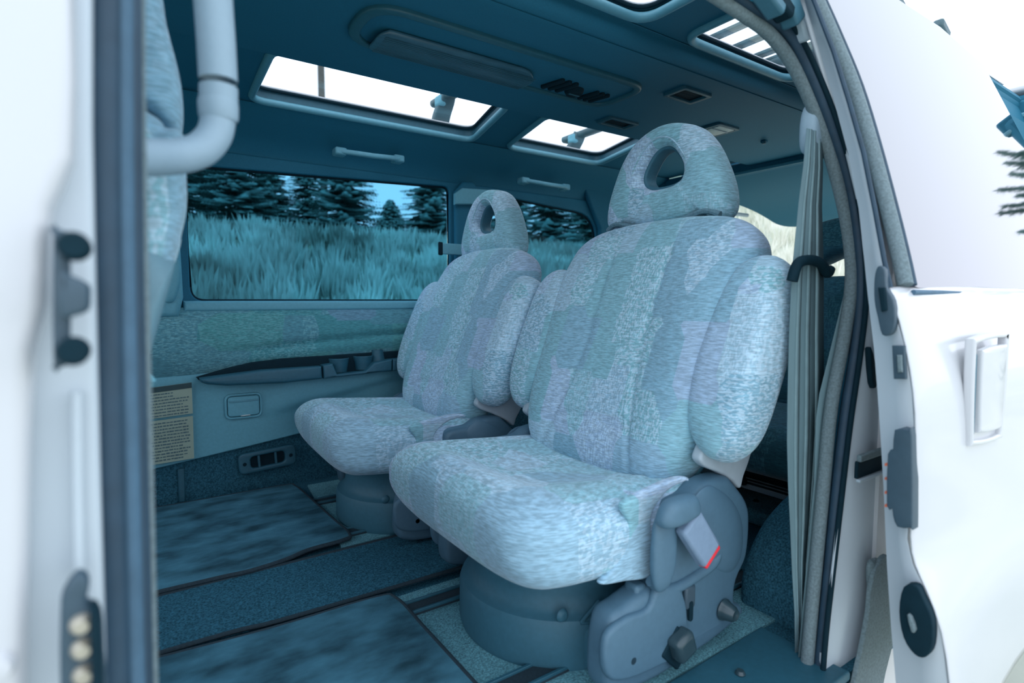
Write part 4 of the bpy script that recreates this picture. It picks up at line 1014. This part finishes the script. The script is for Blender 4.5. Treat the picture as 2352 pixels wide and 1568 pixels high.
# ------------------------------------------------------------------ OUTSIDE
def gz(x, y):
    zf = min(-.45+.285*max(0, y-3.2), .65+.097*max(y, 0)) if y > 3.2 else -.45
    zr = -.45+.40*max(0, x-4.0)*min(1, max(0, (y/max(x, .1)-.28)/.13))
    w = 1/(1+math.exp(max(-30, min(30, -(y-.87*x)*.9))))
    return zf*w+zr*(1-w)
V = []; F = []; xs = [-40+i*1.0 for i in range(91)]; ys = [-30+j*1.0 for j in range(81)]
for y in ys:
    for x in xs: V.append((x, y, gz(x, y)))
nx = len(xs)
for j in range(len(ys)-1):
    for i in range(nx-1): F.append((j*nx+i, j*nx+i+1, (j+1)*nx+i+1, (j+1)*nx+i))
gr_ = pydata('ground', V, F, 'ground', auto=False); struct(gr_); gr_.name = 'ground'
def blades(name, n, place, hfn, wfn, m, label, cat, seed, per=26, lean=.25):
    R = random.Random(seed); V = []; F = []
    for _ in range(n):
        x, y = place(R); z = gz(x, y)-.02; h = hfn(R, x, y); sp = h*.45
        for k in range(per):
            a = R.uniform(0, 6.28); rr = R.uniform(0, sp*.6)
            bx0, by0 = x+rr*math.cos(a), y+rr*math.sin(a)
            hh = h*R.uniform(.5, 1.05); l = R.uniform(0, lean)*hh*(1+rr/sp)
            tx, ty = bx0+math.cos(a)*l, by0+math.sin(a)*l; w = wfn(R)*hh
            c, s = math.cos(a+1.57), math.sin(a+1.57); b = len(V); ar = R.uniform(0, 3.14); c, s = math.cos(ar), math.sin(ar)
            V += [(bx0-c*w*.5, by0-s*w*.5, z), (bx0+c*w*.5, by0+s*w*.5, z), ((bx0+tx)/2+c*w, (by0+ty)/2+s*w, z+hh*.6), (tx, ty, z+hh), ((bx0+tx)/2-c*w, (by0+ty)/2-s*w, z+hh*.6)]
            F.append((b, b+1, b+2, b+3, b+4))
    me = bpy.data.meshes.new(name); me.from_pydata(V, [], F); me.update()
    o = link(name, me, m, None, smooth=False); tag(o, label, cat, kind='stuff'); return o
def pl_sage(R):
    y = 3.4+9.5*R.random()**1.3; return R.uniform(-.10, 1.15)*y+R.uniform(-.2, .2), y
blades('sagebrush', 1500, pl_sage, lambda R, x, y: R.uniform(.28, .52), lambda R: .05, 'sage', 'grey-green sagebrush covering the slope outside the side windows', 'sagebrush', 3, per=34)
def pl_g2(R):
    y = 3.3+5*R.random(); return R.uniform(.62, 1.1)*y, y
blades('tall_grass', 420, pl_g2, lambda R, x, y: R.uniform(.40, .75), lambda R: .016, 'sage', 'tall wispy grass outside the rear side window', 'grass', 4, per=30, lean=.35)
def pl_g3(R):
    x = 5+14*R.random()**1.2; return x, R.uniform(.42, .86)*x
blades('dry_grass', 900, pl_g3, lambda R, x, y: R.uniform(.25, .45), lambda R: .03, 'grass', 'sunlit dry grass on the hillside behind the open tailgate', 'grass', 5, per=26, lean=.4)
def spruce(x, y, h, w, mat_, label, seed, dens=1.0, nm='spruce_tree', dz=0, group='trees beyond the sagebrush'):
    R = random.Random(seed); z0 = gz(x, y)+dz
    t = empty(nm, (x, y, z0)); tag(t, label, 'tree', group)
    lathe('trunk', [(h*.018, -.3), (h*.014, h*.3), (h*.003, h)], (0, 0, 0), 'bark', t, n=8)
    V = []; F = []
    for i in range(int(260*dens)):
        f = R.random()**.8; z = h*(.04+.95*f); L = w*(1-f)**.8*R.uniform(.6, 1.05)+.08; a = R.uniform(0, 6.28)
        dx, dy = math.cos(a), math.sin(a); dr_ = R.uniform(.1, .35)
        for k in range(12):
            s = (k+1)/12; px, py, pz = dx*L*s, dy*L*s, z-dr_*L*s+.12*L*s*s
            for sd in (-1, 1):
                l2 = L*.22*(1.1-s)+.05; ex = px+dx*l2*.6-dy*sd*l2; ey = py+dy*l2*.6+dx*sd*l2; ez = pz-.25*l2*R.uniform(.3, 1.2)
                b = len(V); q = .032*R.uniform(.6, 1.3)
                V += [(px, py, pz+q), (ex, ey, ez), (px+dx*q*2, py+dy*q*2, pz-q)]; F.append((b, b+1, b+2))
    me = bpy.data.meshes.new('foliage'); me.from_pydata(V, [], F); me.update()
    o = link('foliage', me, mat_, t, smooth=False); o['kind'] = 'stuff'; return t
def atd(u, dist):
    d = ray(u, 690); d.z = 0; d.normalize(); return d.x*dist, d.y*dist
TR = [(400, 21, 5.0, 1.9, 'needle', 'dark dense conifer at the left edge of the large far window'),
      (490, 23, 4.6, 1.6, 'needle2', 'broad conifer second from the left through the large window'),
      (560, 20.5, 4.6, 1.3, 'needle', 'narrow dark conifer third from the left through the large window'),
      (628, 23, 2.9, 1.2, 'needle2', 'short bluish tree below the first gap of sky'),
      (712, 22.5, 3.9, .8, 'needle2', 'thin pale conifer right of the first gap of sky'),
      (795, 20.5, 3.5, 1.45, 'needle', 'dark drooping conifer just left of the wide gap of sky'),
      (900, 27, 2.0, 1.3, 'needle2', 'small low conifer on the hill under the wide gap of sky'),
      (990, 20.5, 3.6, 1.3, 'needle', 'dark conifer at the right end of the large far window'),
      (1090, 22, 3.8, 1.5, 'needle', 'conifer mostly hidden behind the far headrest'),
      (1180, 23.5, 3.8, 1.3, 'needle2', 'conifer at the left of the rear side window'),
      (1262, 20.5, 3.4, 1.3, 'needle', 'dark conifer in the middle of the rear side window'),
      (1345, 23, 3.8, 1.3, 'needle2', 'conifer at the right of the rear side window')]
for i, (u, d, h, w, mm, lb) in enumerate(TR):
    x, y = atd(u, d); spruce(x, y, h*1.12, w*(1.0 if u == 900 else 1.3), mm, lb, 20+i, dens=1.9)
hl_ = at(935, 470, y=24)
pole_p = atd(750, 27)
up_ = empty('utility_pole', (pole_p[0], pole_p[1], gz(*pole_p))); tag(up_, 'tall dark pole crossing the far front skylight', 'pole')
lathe('shaft', [(.16, -.3), (.15, 10), (.12, 22), (0, 22)], (0, 0, 0), 'pole', up_, n=12)
bx('cross_arm', (0, 0, 21), (2.2, .15, .15), 'pole', up_, bevel=.01)
# the conifer whose boughs are mirrored in the sliding-door glass
nrm = Vector((0, -1, .325)).normalized()
def mirrored(u, v, dist):
    d = ray(u, v).normalized(); return glpt(u, v)+(d-2*d.dot(nrm)*nrm)*dist
bt_p = mirrored(2490, 420, 5.0)
bt = empty('spruce_tree', (bt_p.x, bt_p.y, -.45)); tag(bt, 'spruce beside the van whose bough tips are mirrored in the sliding door glass', 'tree')
def big_spruce(t, h, seed):
    R = random.Random(seed); o0 = t.location.copy()
    lathe('trunk', [(.14, -.2), (.11, h*.4), (.02, h)], (0, 0, 0), 'bark', t, n=10)
    V = []; F = []
    away = Vector((bt_p.x, bt_p.y, 0))-Vector((mirrored(2290, 420, 5.0).x, mirrored(2290, 420, 5.0).y, 0)); aw = math.atan2(away.y, away.x)
    def twig(p, d, L, n):
        for k in range(n):
            q = p+d*(L*k/n); e = .040
            for w in range(5):
                b = len(V); a = Vector((R.uniform(-1, 1), R.uniform(-1, 1), R.uniform(-1, 1))).normalized(); side = d.cross(a).normalized()*.005
                V.extend([q-side, q+side, q+a*e*R.uniform(.6, 1.1)+d*.012]); F.append((b, b+1, b+2))
    def bough(p0, p1):
        L = (p1-p0).length; n = int(L/.035); d0 = (p1-p0).normalized(); sd = d0.cross(Vector((0, 0, 1))).normalized()
        for k in range(n):
            t_ = k/n; p = p0.lerp(p1, t_)+Vector((0, 0, -.10*math.sin(math.pi*t_)))
            twig(p, d0, .035, 3)
            for s_ in (-1, 1):
                l2 = .22*(1.02-t_)*R.uniform(.5, 1)
                if R.random() < .6: twig(p, (d0*.8+sd*s_+Vector((0, 0, R.uniform(-.4, .1)))).normalized(), l2, max(2, int(l2/.014)))
    for i in range(40):
        z = h*(.12+.82*i/40); L = 1.35*(1-.7*i/40)*R.uniform(.8, 1.05); a = aw+R.uniform(-1.5, 1.5)
        bough(Vector((0, 0, z+.1)), Vector((math.cos(a)*L, math.sin(a)*L, z-.1)))
    for u, v, ds in ((2290, 348, 5.0), (2306, 372, 5.1), (2318, 398, 4.9), (2288, 436, 5.0), (2300, 474, 5.05), (2291, 490, 5.0), (2338, 532, 4.9), (2330, 450, 5.1)):
        tip = mirrored(u, v, ds)-o0
        bough(Vector((0, 0, tip.z+.16)), tip)
    me = bpy.data.meshes.new('foliage'); me.from_pydata(V, [], F); me.update()
    o = link('foliage', me, 'needle', t, smooth=False); o['kind'] = 'stuff'
big_spruce(bt, bt_p.z+.45+.22, 5)
print('faces', sum(len(o.data.polygons) for o in bpy.data.objects if o.type == 'MESH'))
